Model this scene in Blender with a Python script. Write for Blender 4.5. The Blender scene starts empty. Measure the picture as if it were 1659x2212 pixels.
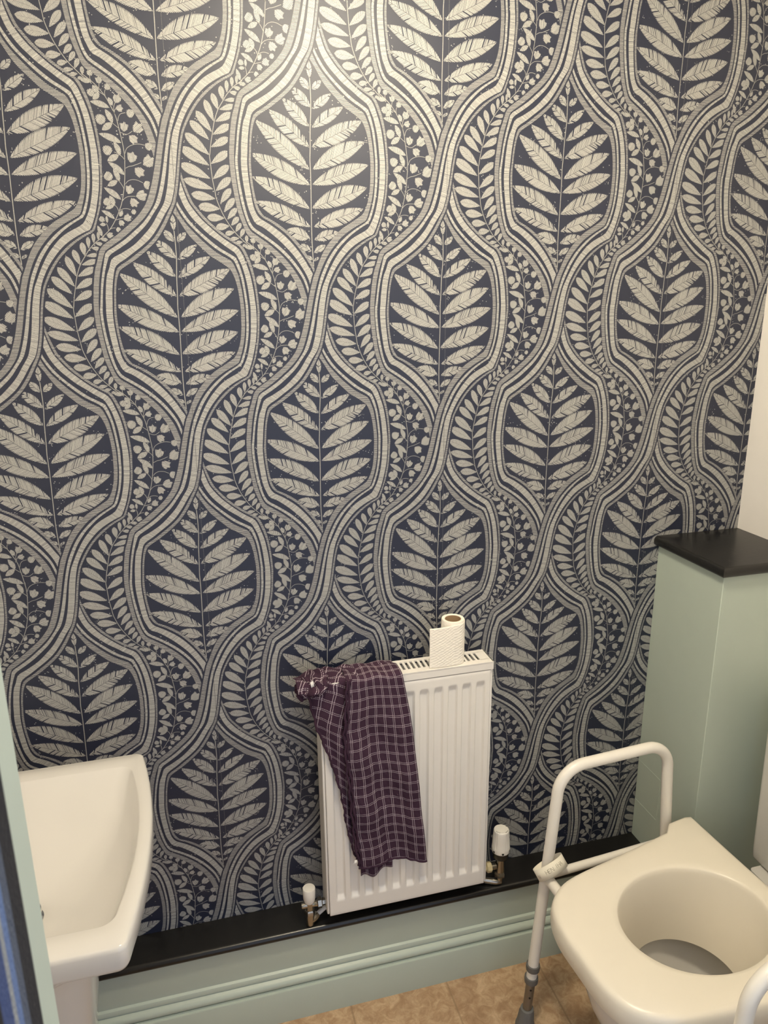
"""Small toilet room: papered back wall, radiator, basin and raised toilet seat frame."""
# wallpaper motif, millimetres from the tip of a plume (x right, y down)
STRAND=[[35,72,106,136,165,195,226,260,300,347,396,447,500,552,603,668,757,835,906,973,1005,1027,1047,1064,1077,1088,1097,1105,1111,1117,1122,1126,1129,1131,1132,1133,1131,1129,1128,1127,1125,1121,1116,1111,1104,1096,1085,1072,1056,1037,1014,987,951,877,796,715,631,555,494,440,390,345,301,259,222,190,161,135,110,87,66,45,25,4,-20,-41,-56,-70,-84,-98,-111,-124,-136,-148,-159,-171,-182,-193,-204,-216,-227,-239,-252,-265,-278,-292,-307,-323,-340,-358,-376,-397,-418,-444,-477,-514,-555,-599,-650,-706,-764,-826,-889,-950,-1016,-1089,-1162,-1231,-1279,-1310,-1328,-1343,-1359,-1375,-1393,-1412,-1426,-1437,-1447,-1456,-1464,-1472,-1479,-1485,-1491,-1496,-1503,-1508,-1510,-1513,-1514,-1514,-1512,-1510,-1508,-1505,-1502,-1497,-1491,-1485,-1477,-1470,-1462,-1455,-1447,-1440,-1433,-1424,-1412,-1396,-1379,-1360,-1341,-1323,-1306,-1285,-1256,-1195,-1113,-1033,-960,-893,-832,-780,-731,-683,-636,-590,-549,-512,-478,-448,-419,-394,-371,-351,-334,-317,-301,-287,-273,-260,-248,-237,-225,-215,-204,-193,-183,-172,-161,-150,-138,-126,-113,-99,-84,-68,-51,-33,-13,9],[123,151,184,220,260,305,352,398,447,498,553,611,669,734,814,904,998,1038,1063,1082,1101,1120,1132,1141,1148,1158,1167,1174,1180,1186,1190,1195,1198,1201,1203,1204,1203,1201,1200,1198,1196,1192,1187,1181,1174,1166,1157,1145,1132,1118,1103,1086,1071,1053,1025,938,846,759,683,613,549,496,450,406,364,324,289,255,225,196,169,145,122,101,81,63,46,30,14,0,-14,-27,-39,-51,-62,-73,-84,-94,-105,-115,-126,-137,-148,-159,-172,-184,-198,-212,-227,-243,-260,-279,-298,-322,-351,-385,-421,-461,-507,-558,-611,-669,-729,-788,-851,-917,-989,-1064,-1140,-1209,-1234,-1254,-1273,-1289,-1304,-1318,-1332,-1344,-1355,-1365,-1373,-1381,-1388,-1395,-1401,-1407,-1414,-1418,-1422,-1425,-1427,-1427,-1426,-1425,-1422,-1420,-1416,-1413,-1408,-1403,-1397,-1391,-1384,-1378,-1370,-1362,-1352,-1341,-1329,-1314,-1299,-1283,-1266,-1244,-1216,-1169,-1093,-1018,-943,-874,-810,-749,-690,-635,-586,-540,-498,-458,-421,-386,-354,-323,-295,-270,-249,-232,-217,-202,-189,-176,-164,-152,-141,-131,-121,-111,-101,-91,-81,-71,-61,-50,-39,-28,-16,-3,11,25,41,57,75,98],[165,195,229,266,310,359,408,459,511,565,621,682,748,826,916,995,1055,1082,1102,1121,1138,1154,1168,1177,1185,1192,1199,1206,1211,1215,1219,1224,1227,1228,1228,1227,1225,1224,1224,1223,1221,1217,1212,1207,1202,1195,1187,1178,1167,1154,1138,1120,1101,1082,1055,997,913,827,753,685,623,566,514,465,420,377,339,304,272,243,216,192,168,145,122,102,85,70,56,41,28,15,3,-9,-20,-31,-42,-52,-63,-73,-84,-95,-106,-118,-130,-143,-156,-171,-186,-202,-219,-238,-258,-282,-312,-346,-382,-419,-460,-504,-554,-610,-671,-730,-789,-853,-926,-1004,-1082,-1168,-1216,-1232,-1245,-1256,-1269,-1283,-1295,-1307,-1318,-1329,-1339,-1347,-1355,-1361,-1368,-1375,-1382,-1389,-1396,-1405,-1411,-1412,-1412,-1411,-1407,-1403,-1400,-1395,-1390,-1385,-1379,-1372,-1364,-1356,-1347,-1337,-1327,-1315,-1303,-1289,-1273,-1256,-1235,-1210,-1174,-1106,-1029,-949,-876,-807,-744,-685,-629,-577,-527,-481,-439,-399,-363,-328,-293,-262,-236,-215,-197,-182,-167,-154,-142,-130,-120,-109,-100,-90,-81,-73,-64,-55,-46,-37,-27,-18,-7,4,16,28,42,56,72,89,111,137],[220,253,290,330,375,423,475,531,588,646,707,771,842,929,1018,1097,1122,1141,1159,1174,1188,1200,1212,1222,1229,1235,1241,1247,1253,1258,1262,1266,1271,1274,1274,1274,1272,1270,1269,1269,1267,1263,1258,1252,1245,1237,1228,1218,1207,1194,1180,1165,1148,1131,1108,1070,979,898,823,753,692,638,586,534,488,448,412,377,343,311,283,258,234,211,188,167,147,128,110,94,80,67,54,43,32,22,12,2,-7,-17,-26,-35,-45,-55,-66,-78,-90,-103,-117,-132,-148,-166,-185,-211,-244,-281,-318,-353,-388,-425,-467,-515,-568,-624,-681,-741,-805,-876,-951,-1032,-1112,-1163,-1181,-1201,-1219,-1235,-1250,-1263,-1275,-1286,-1297,-1307,-1316,-1324,-1331,-1337,-1343,-1348,-1354,-1361,-1366,-1367,-1366,-1365,-1362,-1359,-1355,-1350,-1344,-1338,-1330,-1322,-1314,-1306,-1297,-1287,-1277,-1266,-1254,-1242,-1227,-1207,-1182,-1149,-1089,-1007,-932,-858,-786,-718,-656,-599,-547,-498,-452,-410,-370,-332,-298,-266,-236,-209,-187,-169,-153,-139,-125,-113,-102,-91,-81,-71,-62,-53,-45,-36,-28,-20,-11,-2,8,18,28,40,52,65,79,94,111,131,158,189],[301,338,379,426,478,530,583,642,712,785,853,919,995,1070,1111,1135,1159,1183,1203,1218,1231,1243,1255,1265,1274,1282,1288,1294,1298,1303,1307,1311,1315,1317,1317,1317,1315,1313,1310,1308,1305,1302,1298,1293,1287,1281,1273,1264,1253,1241,1228,1215,1198,1177,1153,1126,1098,1060,986,888,795,720,658,606,561,518,475,437,403,372,343,315,288,263,238,215,192,169,146,128,113,100,88,77,67,57,48,40,32,25,17,10,2,-6,-15,-24,-34,-44,-56,-69,-83,-98,-116,-139,-170,-204,-238,-270,-300,-333,-368,-408,-452,-500,-550,-601,-655,-716,-790,-873,-958,-1062,-1122,-1144,-1160,-1175,-1198,-1220,-1234,-1246,-1255,-1262,-1269,-1275,-1282,-1288,-1292,-1295,-1298,-1302,-1307,-1308,-1309,-1308,-1306,-1302,-1298,-1293,-1288,-1282,-1275,-1268,-1261,-1254,-1246,-1237,-1226,-1213,-1195,-1173,-1151,-1128,-1084,-974,-898,-831,-767,-707,-651,-598,-549,-500,-454,-410,-370,-333,-298,-265,-233,-203,-176,-153,-132,-117,-107,-96,-86,-75,-64,-54,-43,-33,-22,-12,-1,10,22,33,45,57,70,83,97,111,126,142,158,175,193,215,240,269],[443,485,531,583,638,694,752,813,878,950,1025,1109,1167,1201,1226,1245,1263,1281,1299,1315,1331,1343,1354,1364,1372,1380,1388,1395,1401,1405,1409,1413,1419,1423,1424,1425,1426,1426,1424,1421,1418,1414,1410,1405,1399,1391,1383,1372,1361,1349,1337,1324,1311,1296,1280,1262,1242,1220,1199,1165,1052,956,872,796,731,675,625,580,538,498,460,425,393,364,337,312,288,268,250,236,223,212,201,192,183,174,167,159,152,145,138,131,123,116,107,98,89,78,67,55,41,26,9,-15,-48,-83,-118,-149,-179,-210,-242,-276,-312,-349,-391,-439,-495,-555,-621,-691,-759,-827,-901,-983,-1045,-1078,-1094,-1107,-1119,-1130,-1139,-1147,-1155,-1161,-1166,-1171,-1175,-1179,-1184,-1188,-1193,-1194,-1195,-1194,-1193,-1191,-1187,-1183,-1178,-1173,-1167,-1161,-1155,-1148,-1140,-1131,-1120,-1106,-1085,-1057,-1014,-930,-839,-763,-692,-624,-564,-510,-460,-414,-371,-330,-291,-255,-220,-188,-158,-130,-100,-66,-43,-24,-7,9,24,37,50,61,72,82,91,100,109,117,126,134,143,152,161,171,181,193,205,218,232,248,265,283,304,333,368,405],[479,520,566,617,673,730,791,856,927,1005,1091,1172,1210,1237,1260,1281,1300,1319,1335,1350,1364,1376,1387,1397,1405,1413,1419,1425,1430,1434,1437,1441,1444,1446,1447,1448,1444,1440,1439,1438,1436,1433,1428,1424,1418,1412,1404,1393,1382,1372,1363,1353,1339,1324,1307,1289,1270,1249,1230,1202,1115,1021,941,867,799,740,687,638,593,552,514,479,446,416,387,361,336,312,289,271,257,243,231,220,210,200,191,182,174,166,158,150,142,133,125,115,106,95,83,71,57,43,26,5,-21,-50,-78,-105,-133,-162,-193,-225,-259,-294,-333,-377,-429,-487,-548,-615,-684,-750,-818,-898,-980,-1036,-1060,-1076,-1089,-1099,-1109,-1117,-1124,-1131,-1137,-1142,-1146,-1150,-1155,-1160,-1166,-1168,-1169,-1168,-1166,-1164,-1161,-1157,-1153,-1147,-1140,-1133,-1127,-1120,-1112,-1101,-1087,-1068,-1040,-1001,-934,-836,-757,-684,-615,-552,-497,-448,-403,-359,-317,-278,-241,-207,-174,-142,-110,-81,-55,-35,-18,-3,12,26,39,51,62,73,83,93,102,111,120,129,139,148,158,168,178,189,201,213,227,241,257,274,292,311,332,364,401,440],[539,584,633,685,741,800,863,931,1006,1085,1175,1233,1268,1294,1316,1336,1355,1373,1388,1400,1411,1422,1432,1440,1447,1453,1458,1463,1468,1472,1476,1480,1482,1484,1486,1488,1484,1479,1476,1473,1470,1466,1462,1458,1452,1445,1437,1429,1419,1408,1397,1384,1370,1354,1337,1320,1302,1284,1268,1248,1194,1092,1007,931,866,807,751,699,649,604,564,528,495,464,434,406,378,352,327,307,293,279,267,256,246,236,227,219,211,204,196,189,182,174,166,158,149,139,128,117,104,90,75,55,31,5,-21,-46,-72,-99,-127,-158,-190,-224,-261,-301,-347,-399,-455,-514,-577,-643,-713,-787,-872,-950,-1005,-1028,-1046,-1061,-1072,-1082,-1090,-1097,-1103,-1108,-1112,-1115,-1120,-1123,-1126,-1127,-1128,-1127,-1125,-1123,-1120,-1116,-1112,-1107,-1100,-1092,-1084,-1074,-1063,-1052,-1037,-1014,-983,-942,-841,-746,-666,-595,-531,-473,-420,-371,-326,-283,-243,-206,-173,-142,-110,-76,-46,-27,-11,4,19,32,45,57,68,79,90,100,110,120,130,139,149,159,170,180,191,202,214,227,240,254,269,285,302,320,339,360,382,416,456,496]]
PLUME_L=[[1.1, 29.3, -0.0, 0.7, 6.2, 6.2], [-0.3, 47.7, -17.8, 28.1, 6.8, 6.8], [0.9, 76.8, -34.1, 45.2, 10.8, 11.8], [-2.5, 109.9, -50.4, 64.5, 13.5, 13.8], [-3.3, 144.5, -76.6, 84.7, 16.0, 16.5], [-4.6, 182.7, -101.8, 103.3, 18.6, 18.9], [-4.3, 209.1, -112.3, 158.8, 18.9, 18.9], [-6.4, 251.3, -112.6, 198.3, 21.9, 12.7], [-6.0, 283.3, -108.0, 240.1, 18.9, 14.9], [-7.2, 305.5, -52.3, 288.9, 12.5, 10.1], [-6.4, 327.5, -28.2, 314.6, 6.4, 6.4], [-4.5, 343.1, -14.2, 335.4, 3.4, 3.4]]
PLUME_R=[[4.1, 47.7, 22.2, 31.9, 6.1, 6.1], [3.7, 79.7, 40.1, 52.5, 7.6, 7.6], [2.4, 111.0, 62.6, 73.3, 11.5, 9.3], [1.1, 143.9, 97.5, 95.2, 15.5, 16.0], [1.6, 182.0, 103.0, 130.6, 18.6, 13.2], [0.2, 208.4, 109.4, 170.4, 16.2, 13.8], [-1.9, 249.8, 106.0, 210.8, 19.7, 13.8], [0.3, 283.1, 98.0, 248.4, 13.5, 14.9], [0.5, 306.6, 47.5, 291.7, 10.6, 8.4], [-0.9, 330.2, 22.1, 315.4, 6.4, 5.7], [-1.6, 344.9, 8.4, 337.9, 3.0, 3.0]]
PLUME_STEM=[[1.1, 29.3], [1.7, 47.7], [1.7, 76.0], [-0.7, 109.9], [-2.0, 144.5], [-3.1, 164.8], [-2.9, 181.9], [-2.9, 209.2], [-3.8, 251.3], [-4.3, 283.3], [-4.4, 305.6], [-3.8, 328.4], [-2.6, 354.7]]
SERP=[[-120.6, 40.5], [-131.8, 47.8], [-139.0, 53.7], [-148.7, 64.0], [-156.0, 74.2], [-166.5, 90.3], [-174.0, 109.4], [-178.3, 127.1], [-182.7, 146.4], [-185.4, 162.8], [-186.3, 166.4], [-185.4, 179.9], [-183.9, 204.2], [-181.0, 224.0], [-178.9, 237.9], [-173.5, 253.5], [-167.2, 267.6], [-157.7, 283.5], [-148.0, 296.4], [-138.2, 306.2], [-128.3, 315.3], [-115.0, 325.4]]
VINE=[[130.5, 46.2], [144.8, 56.7], [155.8, 67.3], [165.1, 79.5], [172.8, 94.9], [178.7, 108.9], [182.3, 127.6], [186.1, 152.9], [187.2, 165.6], [187.1, 175.9], [184.8, 203.1], [181.2, 225.7], [175.8, 246.8], [169.2, 263.0], [161.6, 277.6], [150.4, 293.8], [136.4, 306.7]]
FERN=[[-131.0, 47.8, -130.0, 32.6, 2.7, 2.7], [-139.0, 53.0, -138.8, 35.6, 3.4, 3.4], [-148.6, 61.8, -148.3, 41.5, 3.7, 3.7], [-156.7, 74.2, -159.5, 51.0, 5.4, 5.4], [-166.0, 90.3, -175.5, 63.5, 5.7, 5.7], [-174.6, 109.4, -189.0, 74.5, 6.4, 6.4], [-179.1, 127.1, -205.1, 93.4, 7.1, 7.1], [-184.9, 139.7, -217.2, 109.5, 7.6, 7.6], [-185.9, 165.0, -227.2, 130.0, 8.8, 8.8], [-187.4, 182.3, -236.4, 153.5, 9.3, 9.3], [-187.1, 204.1, -239.6, 180.9, 9.3, 9.3], [-183.4, 221.7, -235.7, 206.4, 8.1, 8.1], [-180.5, 237.9, -223.7, 230.9, 8.1, 8.1], [-173.5, 255.0, -212.2, 251.0, 8.1, 8.1], [-166.5, 270.8, -198.2, 269.9, 7.1, 7.1], [-158.5, 284.3, -183.1, 286.7, 6.4, 6.4], [-149.6, 294.8, -167.0, 298.2, 4.7, 4.7], [-141.5, 305.3, -158.1, 307.2, 3.7, 3.7], [-135.7, 311.9, -148.2, 313.5, 3.4, 3.4], [-128.3, 316.9, -136.7, 319.0, 2.7, 2.7], [-128.6, 44.9, -114.3, 46.9, 3.4, 3.4], [-137.4, 52.2, -124.2, 54.3, 3.4, 3.4], [-144.7, 60.3, -129.6, 62.3, 3.7, 3.7], [-154.4, 74.2, -134.0, 71.8, 3.7, 3.7], [-164.1, 89.6, -136.2, 81.4, 5.1, 5.1], [-172.4, 109.4, -141.1, 93.9, 6.4, 6.4], [-178.4, 130.8, -146.2, 113.1, 6.8, 6.8], [-182.8, 151.6, -149.7, 134.6, 6.8, 6.8], [-184.9, 179.3, -151.7, 157.0, 7.1, 7.1], [-183.1, 204.9, -152.8, 180.3, 7.1, 7.1], [-179.4, 224.8, -150.7, 200.8, 7.1, 7.1], [-172.6, 245.8, -151.8, 219.2, 6.4, 6.4], [-167.1, 260.6, -146.3, 235.5, 6.1, 6.1], [-161.6, 273.2, -143.3, 252.6, 5.4, 5.4], [-155.2, 283.6, -140.7, 268.3, 5.1, 5.1], [-148.0, 294.8, -137.0, 278.6, 4.4, 4.4], [-139.8, 304.6, -132.1, 288.2, 4.1, 4.1], [-128.3, 313.7, -128.1, 300.2, 3.4, 3.4]]
VLEAF=[[144.9, 57.4, 126.5, 55.3, 4.1, 4.1], [170.2, 96.4, 139.1, 88.1, 6.4, 3.7], [184.2, 151.3, 148.0, 137.8, 7.1, 4.1], [184.8, 203.1, 158.7, 182.8, 6.4, 3.7], [174.7, 243.5, 147.4, 224.3, 6.1, 4.1], [160.6, 276.0, 139.3, 262.3, 5.4, 2.7], [136.3, 305.8, 130.3, 287.5, 3.7, 3.7], [154.3, 74.9, 146.0, 62.8, 5.1, 5.1], [155.7, 74.2, 144.2, 85.0, 4.7, 4.7], [173.0, 119.8, 162.3, 98.8, 5.7, 4.1], [172.1, 119.8, 154.0, 132.3, 5.4, 5.4], [180.6, 171.1, 171.3, 149.6, 5.7, 3.7], [177.9, 170.3, 157.7, 181.3, 5.4, 5.4], [175.2, 212.7, 166.3, 192.4, 5.1, 4.1], [171.6, 212.6, 154.0, 221.7, 4.7, 4.7], [163.0, 253.0, 155.5, 237.4, 4.7, 4.7], [162.4, 252.2, 146.4, 259.5, 3.7, 3.7], [147.3, 283.0, 146.8, 270.7, 2.4, 2.4], [145.0, 285.4, 134.2, 286.0, 3.0, 3.0], [175.4, 92.6, 169.5, 80.2, 4.1, 4.1], [169.6, 272.1, 175.0, 261.2, 3.4, 3.4]]
BLOB=[[142.0, 74.3, 6.8, 0, 0], [153.3, 115.1, 9.1, 0, 0], [159.7, 163.8, 8.8, 0, 0], [156.9, 205.9, 8.4, 0, 0], [150.5, 247.9, 7.4, 0, 0], [138.6, 277.0, 5.4, 0, 0], [143.5, 44.5, 5.1, 0, 0], [157.0, 54.7, 6.1, 1, -90], [169.7, 64.1, 5.7, 0, 0], [183.7, 81.7, 7.8, 1, -60], [186.2, 96.4, 6.4, 1, 0], [203.5, 103.4, 7.4, 0, 0], [191.1, 125.3, 8.1, 1, -80], [213.6, 126.1, 10.1, 1, -40], [204.6, 144.3, 8.4, 1, 40], [229.6, 155.0, 7.1, 0, 0], [199.3, 173.7, 9.5, 1, -70], [227.3, 179.6, 11.5, 1, -30], [209.9, 197.0, 9.5, 1, 40], [222.0, 218.2, 7.8, 0, 0], [190.4, 226.7, 8.1, 1, -70], [210.0, 236.0, 10.1, 1, -10], [195.9, 248.0, 8.4, 1, 60], [194.1, 263.6, 4.9, 0, 0], [182.4, 273.7, 7.4, 1, -20], [171.3, 282.5, 5.7, 1, 60], [165.0, 293.9, 4.7, 0, 0], [149.9, 304.1, 6.4, 1, 10]]
TWIG=[[[165.1, 79.5], [164.5, 73.3], [166.0, 68.7]], [[155.8, 67.3], [156.5, 62.7], [157.1, 58.1]], [[144.8, 56.7], [143.0, 52.9], [143.3, 48.3]], [[163.2, 77.2], [156.9, 73.4], [150.7, 71.9]], [[176.4, 104.2], [177.2, 94.9], [180.4, 87.1]], [[177.2, 105.8], [178.3, 99.5], [181.8, 97.2]], [[181.8, 116.7], [183.3, 110.4], [187.5, 105.0], [195.4, 102.9]], [[181.7, 127.6], [175.8, 122.9], [169.3, 117.5], [164.7, 112.8]], [[183.4, 133.9], [194.4, 137.1], [204.0, 131.6]], [[188.6, 168.0], [191.8, 160.1], [199.7, 154.6], [211.3, 151.8], [222.3, 153.1]], [[187.9, 180.0], [183.4, 173.5], [175.1, 167.9], [170.5, 166.3]], [[187.0, 191.9], [193.2, 188.7], [200.3, 187.2], [214.6, 181.7]], [[184.5, 217.6], [188.8, 212.9], [196.0, 210.1], [205.1, 210.7], [214.5, 214.9]], [[181.2, 225.7], [178.2, 219.2], [173.4, 212.6], [168.8, 209.3]], [[175.8, 246.8], [181.0, 241.2], [188.2, 238.0], [199.1, 237.4]], [[168.3, 262.2], [166.2, 256.4], [161.5, 252.2], [156.9, 249.6]], [[171.0, 261.4], [177.2, 258.6], [183.6, 258.4], [189.1, 259.9]], [[162.5, 277.6], [167.9, 276.1], [175.2, 274.3]], [[147.8, 295.4], [147.5, 288.8], [145.5, 283.8]], [[150.4, 293.8], [154.9, 291.5], [160.3, 291.1]]]
VINE_SHIFT = []
WORLD_STR = 1.2
EXPOSURE = 0.0

import bpy, bmesh, math, random
from math import sin, cos, pi, radians, sqrt, atan2
random.seed(7)
scene = bpy.context.scene
COL = scene.collection

# ------------------------------------------------------------------ helpers
def lin(r, g, b):
    f = lambda c: (c/255/12.92) if c/255 <= .04045 else ((c/255+.055)/1.055)**2.4
    return (f(r), f(g), f(b), 1.0)

class NT:
    """small helper around a material node tree"""
    def __init__(s, name):
        s.m = bpy.data.materials.new(name); s.m.use_nodes = True
        s.t = s.m.node_tree; s.n = s.t.nodes; s.p = s.n['Principled BSDF']
    def new(s, typ, **kw):
        n = s.n.new(typ)
        for k, v in kw.items(): setattr(n, k, v)
        return n
    def link(s, a, b): s.t.links.new(a, b)
    def val(s, x, sock):
        if hasattr(x, 'links') or hasattr(x, 'is_output'): s.link(x, sock)
        else: sock.default_value = x
    def math(s, op, a, b=0.0, c=0.0, clamp=False):
        n = s.new('ShaderNodeMath', operation=op); n.use_clamp = clamp
        s.val(a, n.inputs[0]); s.val(b, n.inputs[1]); s.val(c, n.inputs[2])
        return n.outputs[0]
    def mix(s, fac, a, b):
        n = s.new('ShaderNodeMix', data_type='RGBA'); s.val(fac, n.inputs[0]); s.val(a, n.inputs[6]); s.val(b, n.inputs[7])
        return n.outputs[2]
    def noise(s, vec, scale, detail=2.0, rough=.5):
        n = s.new('ShaderNodeTexNoise'); n.inputs['Scale'].default_value = scale
        n.inputs['Detail'].default_value = detail; n.inputs['Roughness'].default_value = rough
        if vec is not None: s.link(vec, n.inputs['Vector'])
        return n.outputs['Fac']
    def obj(s): return s.new('ShaderNodeTexCoord').outputs['Object']
    def uv(s): return s.new('ShaderNodeTexCoord').outputs['UV']
    def smooth(s, x, lo, hi):
        n = s.new('ShaderNodeMapRange', interpolation_type='SMOOTHSTEP')
        s.val(x, n.inputs[0]); s.val(lo, n.inputs[1]); s.val(hi, n.inputs[2])
        return n.outputs[0]
    def bump(s, h, strength, dist):
        n = s.new('ShaderNodeBump'); n.inputs['Strength'].default_value = strength; n.inputs['Distance'].default_value = dist
        s.link(h, n.inputs['Height']); s.link(n.outputs[0], s.p.inputs['Normal'])

def paint(name, col, rough=.5, metal=0.0, var=0.03, nscale=25.0, bump=0.0, bscale=200.0, spec=.5, coat=0.0):
    k = NT(name); p = k.p
    o = k.obj(); f = k.noise(o, nscale, 3.0)
    c2 = tuple(max(0.0, c*(1-var*2)) for c in col[:3])+(1,)
    k.link(k.mix(f, col, c2), p.inputs['Base Color'])
    p.inputs['Roughness'].default_value = rough; p.inputs['Metallic'].default_value = metal
    p.inputs['Specular IOR Level'].default_value = spec; p.inputs['Coat Weight'].default_value = coat
    if bump: k.bump(k.noise(o, bscale, 2.0), bump, .001)
    return k.m

# ------------------------------------------------------------------ mesh builder
class MB:
    def __init__(s): s.v = []; s.f = []; s.mi = []; s.uv = []; s.hasuv = False
    def vert(s, p): s.v.append(tuple(p)); return len(s.v)-1
    def face(s, idx, mi=0, uv=None):
        s.f.append(tuple(idx)); s.mi.append(mi); s.uv.append(uv)
        if uv: s.hasuv = True
    def poly(s, pts, mi=0, uv=None):
        s.face([s.vert(p) for p in pts], mi, uv)
    def box(s, x0, x1, y0, y1, z0, z1, mi=0):
        b = len(s.v)
        for z in (z0, z1):
            for x, y in ((x0, y0), (x1, y0), (x1, y1), (x0, y1)): s.v.append((x, y, z))
        for q in ((0,3,2,1), (4,5,6,7), (0,1,5,4), (1,2,6,5), (2,3,7,6), (3,0,4,7)): s.face([b+i for i in q], mi)
    def loft(s, loops, cap0=True, cap1=True, mi=0, closed=True, uvs=None):
        n = len(loops[0]); base = len(s.v)
        for lp in loops:
            for p in lp: s.v.append(tuple(p))
        m = n if closed else n-1
        for a in range(len(loops)-1):
            for i in range(m):
                j = (i+1) % n
                s.face((base+a*n+i, base+a*n+j, base+(a+1)*n+j, base+(a+1)*n+i), mi)
        if cap0: s.face([base+i for i in reversed(range(n))], mi)
        if cap1: s.face([base+(len(loops)-1)*n+i for i in range(n)], mi)
    def grid(s, fn, nu, nv, mi=0, uvfn=None):
        b = len(s.v)
        for j in range(nv+1):
            for i in range(nu+1): s.v.append(tuple(fn(i/nu, j/nv)))
        for j in range(nv):
            for i in range(nu):
                a = b+j*(nu+1)+i
                uv = None
                if uvfn:
                    uv = [uvfn(i/nu, j/nv), uvfn((i+1)/nu, j/nv), uvfn((i+1)/nu, (j+1)/nv), uvfn(i/nu, (j+1)/nv)]
                s.face((a, a+1, a+nu+2, a+nu+1), mi, uv)
    def tube(s, path, r, n=16, caps=True, mi=0, uvk=None):
        """sweep a circle along a polyline; r a number or list"""
        from mathutils import Vector
        P = [Vector(p) for p in path]; m = len(P)
        rr = r if isinstance(r, (list, tuple)) else [r]*m
        T = []
        for i in range(m):
            a = P[max(i-1, 0)]; b = P[min(i+1, m-1)]; T.append((b-a).normalized())
        up = Vector((0, 0, 1)) if abs(T[0].z) < .9 else Vector((1, 0, 0))
        N = T[0].cross(up).normalized()
        loops = []
        for i in range(m):
            N = (N-T[i]*N.dot(T[i])).normalized(); B = T[i].cross(N)
            loops.append([P[i]+N*(rr[i]*cos(2*pi*k/n))+B*(rr[i]*sin(2*pi*k/n)) for k in range(n)])
        s.loft(loops, caps, caps, mi)
    def lathe(s, c, prof, n=32, mi=0, axis='z', cap0=True, cap1=True):
        """prof: list of (radius, height)"""
        loops = []
        for r, h in prof:
            lp = []
            for k in range(n):
                a = 2*pi*k/n; x, y = r*cos(a), r*sin(a)
                if axis == 'z': lp.append((c[0]+x, c[1]+y, c[2]+h))
                elif axis == 'x': lp.append((c[0]+h, c[1]+x, c[2]+y))
                else: lp.append((c[0]+y, c[1]+h, c[2]+x))
            loops.append(lp)
        s.loft(loops, cap0, cap1, mi)
    def build(s, name, mats, parent=None, smooth=False, angle=40, bevel=0.0, segs=2, solid=0.0, subsurf=0):
        me = bpy.data.meshes.new(name); me.from_pydata(s.v, [], s.f)
        if not isinstance(mats, (list, tuple)): mats = [mats]
        for m in mats: me.materials.append(m)
        me.polygons.foreach_set('material_index', s.mi)
        if s.hasuv:
            u = me.uv_layers.new(name='UVMap'); flat = []
            for f, uv in zip(s.f, s.uv):
                for k in range(len(f)): flat.extend(uv[k] if uv else (0.0, 0.0))
            u.data.foreach_set('uv', flat)
        me.update()
        if not s.hasuv or solid:
            bm = bmesh.new(); bm.from_mesh(me); bmesh.ops.recalc_face_normals(bm, faces=bm.faces); bm.to_mesh(me); bm.free()
        o = bpy.data.objects.new(name, me); COL.objects.link(o)
        if parent: o.parent = parent
        if solid:
            md = o.modifiers.new('Solidify', 'SOLIDIFY'); md.thickness = solid; md.offset = 0
        if bevel:
            md = o.modifiers.new('Bevel', 'BEVEL'); md.width = bevel; md.segments = segs; md.limit_method = 'ANGLE'; md.angle_limit = radians(35)
            smooth = True
        if subsurf:
            md = o.modifiers.new('Subsurf', 'SUBSURF'); md.levels = subsurf; md.render_levels = subsurf
        if smooth:
            me.polygons.foreach_set('use_smooth', [True]*len(me.polygons))
            me.set_sharp_from_angle(angle=radians(angle))
        return o

def empty(name, loc=(0, 0, 0), rz=0.0):
    o = bpy.data.objects.new(name, None); COL.objects.link(o); o.location = loc; o.rotation_euler = (0, 0, rz)
    o.empty_display_size = .05
    return o
def tag(o, label=None, cat=None, group=None, kind=None):
    if label: o['label'] = label
    if cat: o['category'] = cat
    if group: o['group'] = group
    if kind: o['kind'] = kind
    return o
def struct(o, label=None): return tag(o, label, None, None, 'structure')

def rrect(x0, x1, y0, y1, r, z, seg=6, per=8, bow=0.0):
    """rounded rectangle loop (fixed count); bow pushes the x1 side outward"""
    pts = []
    corners = ((x1-r, y0+r, -90), (x1-r, y1-r, 0), (x0+r, y1-r, 90), (x0+r, y0+r, 180))
    for ci, (cx, cy, a0) in enumerate(corners):
        for k in range(seg+1):
            a = radians(a0+90*k/seg); pts.append((cx+r*cos(a), cy+r*sin(a)))
        nx = corners[(ci+1) % 4]; a1 = radians(nx[2])
        e0 = pts[-1]; e1 = (nx[0]+r*cos(a1), nx[1]+r*sin(a1))
        for k in range(1, per): pts.append((e0[0]+(e1[0]-e0[0])*k/per, e0[1]+(e1[1]-e0[1])*k/per))
    yc, h = (y0+y1)/2, (y1-y0)/2
    out = []
    for x, y in pts:
        if bow:
            w = max(0.0, (x-x0)/(x1-x0))**3
            x += bow*w*(1-min(1, ((y-yc)/h)**2))
        out.append((x, y, z))
    return out

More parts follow.
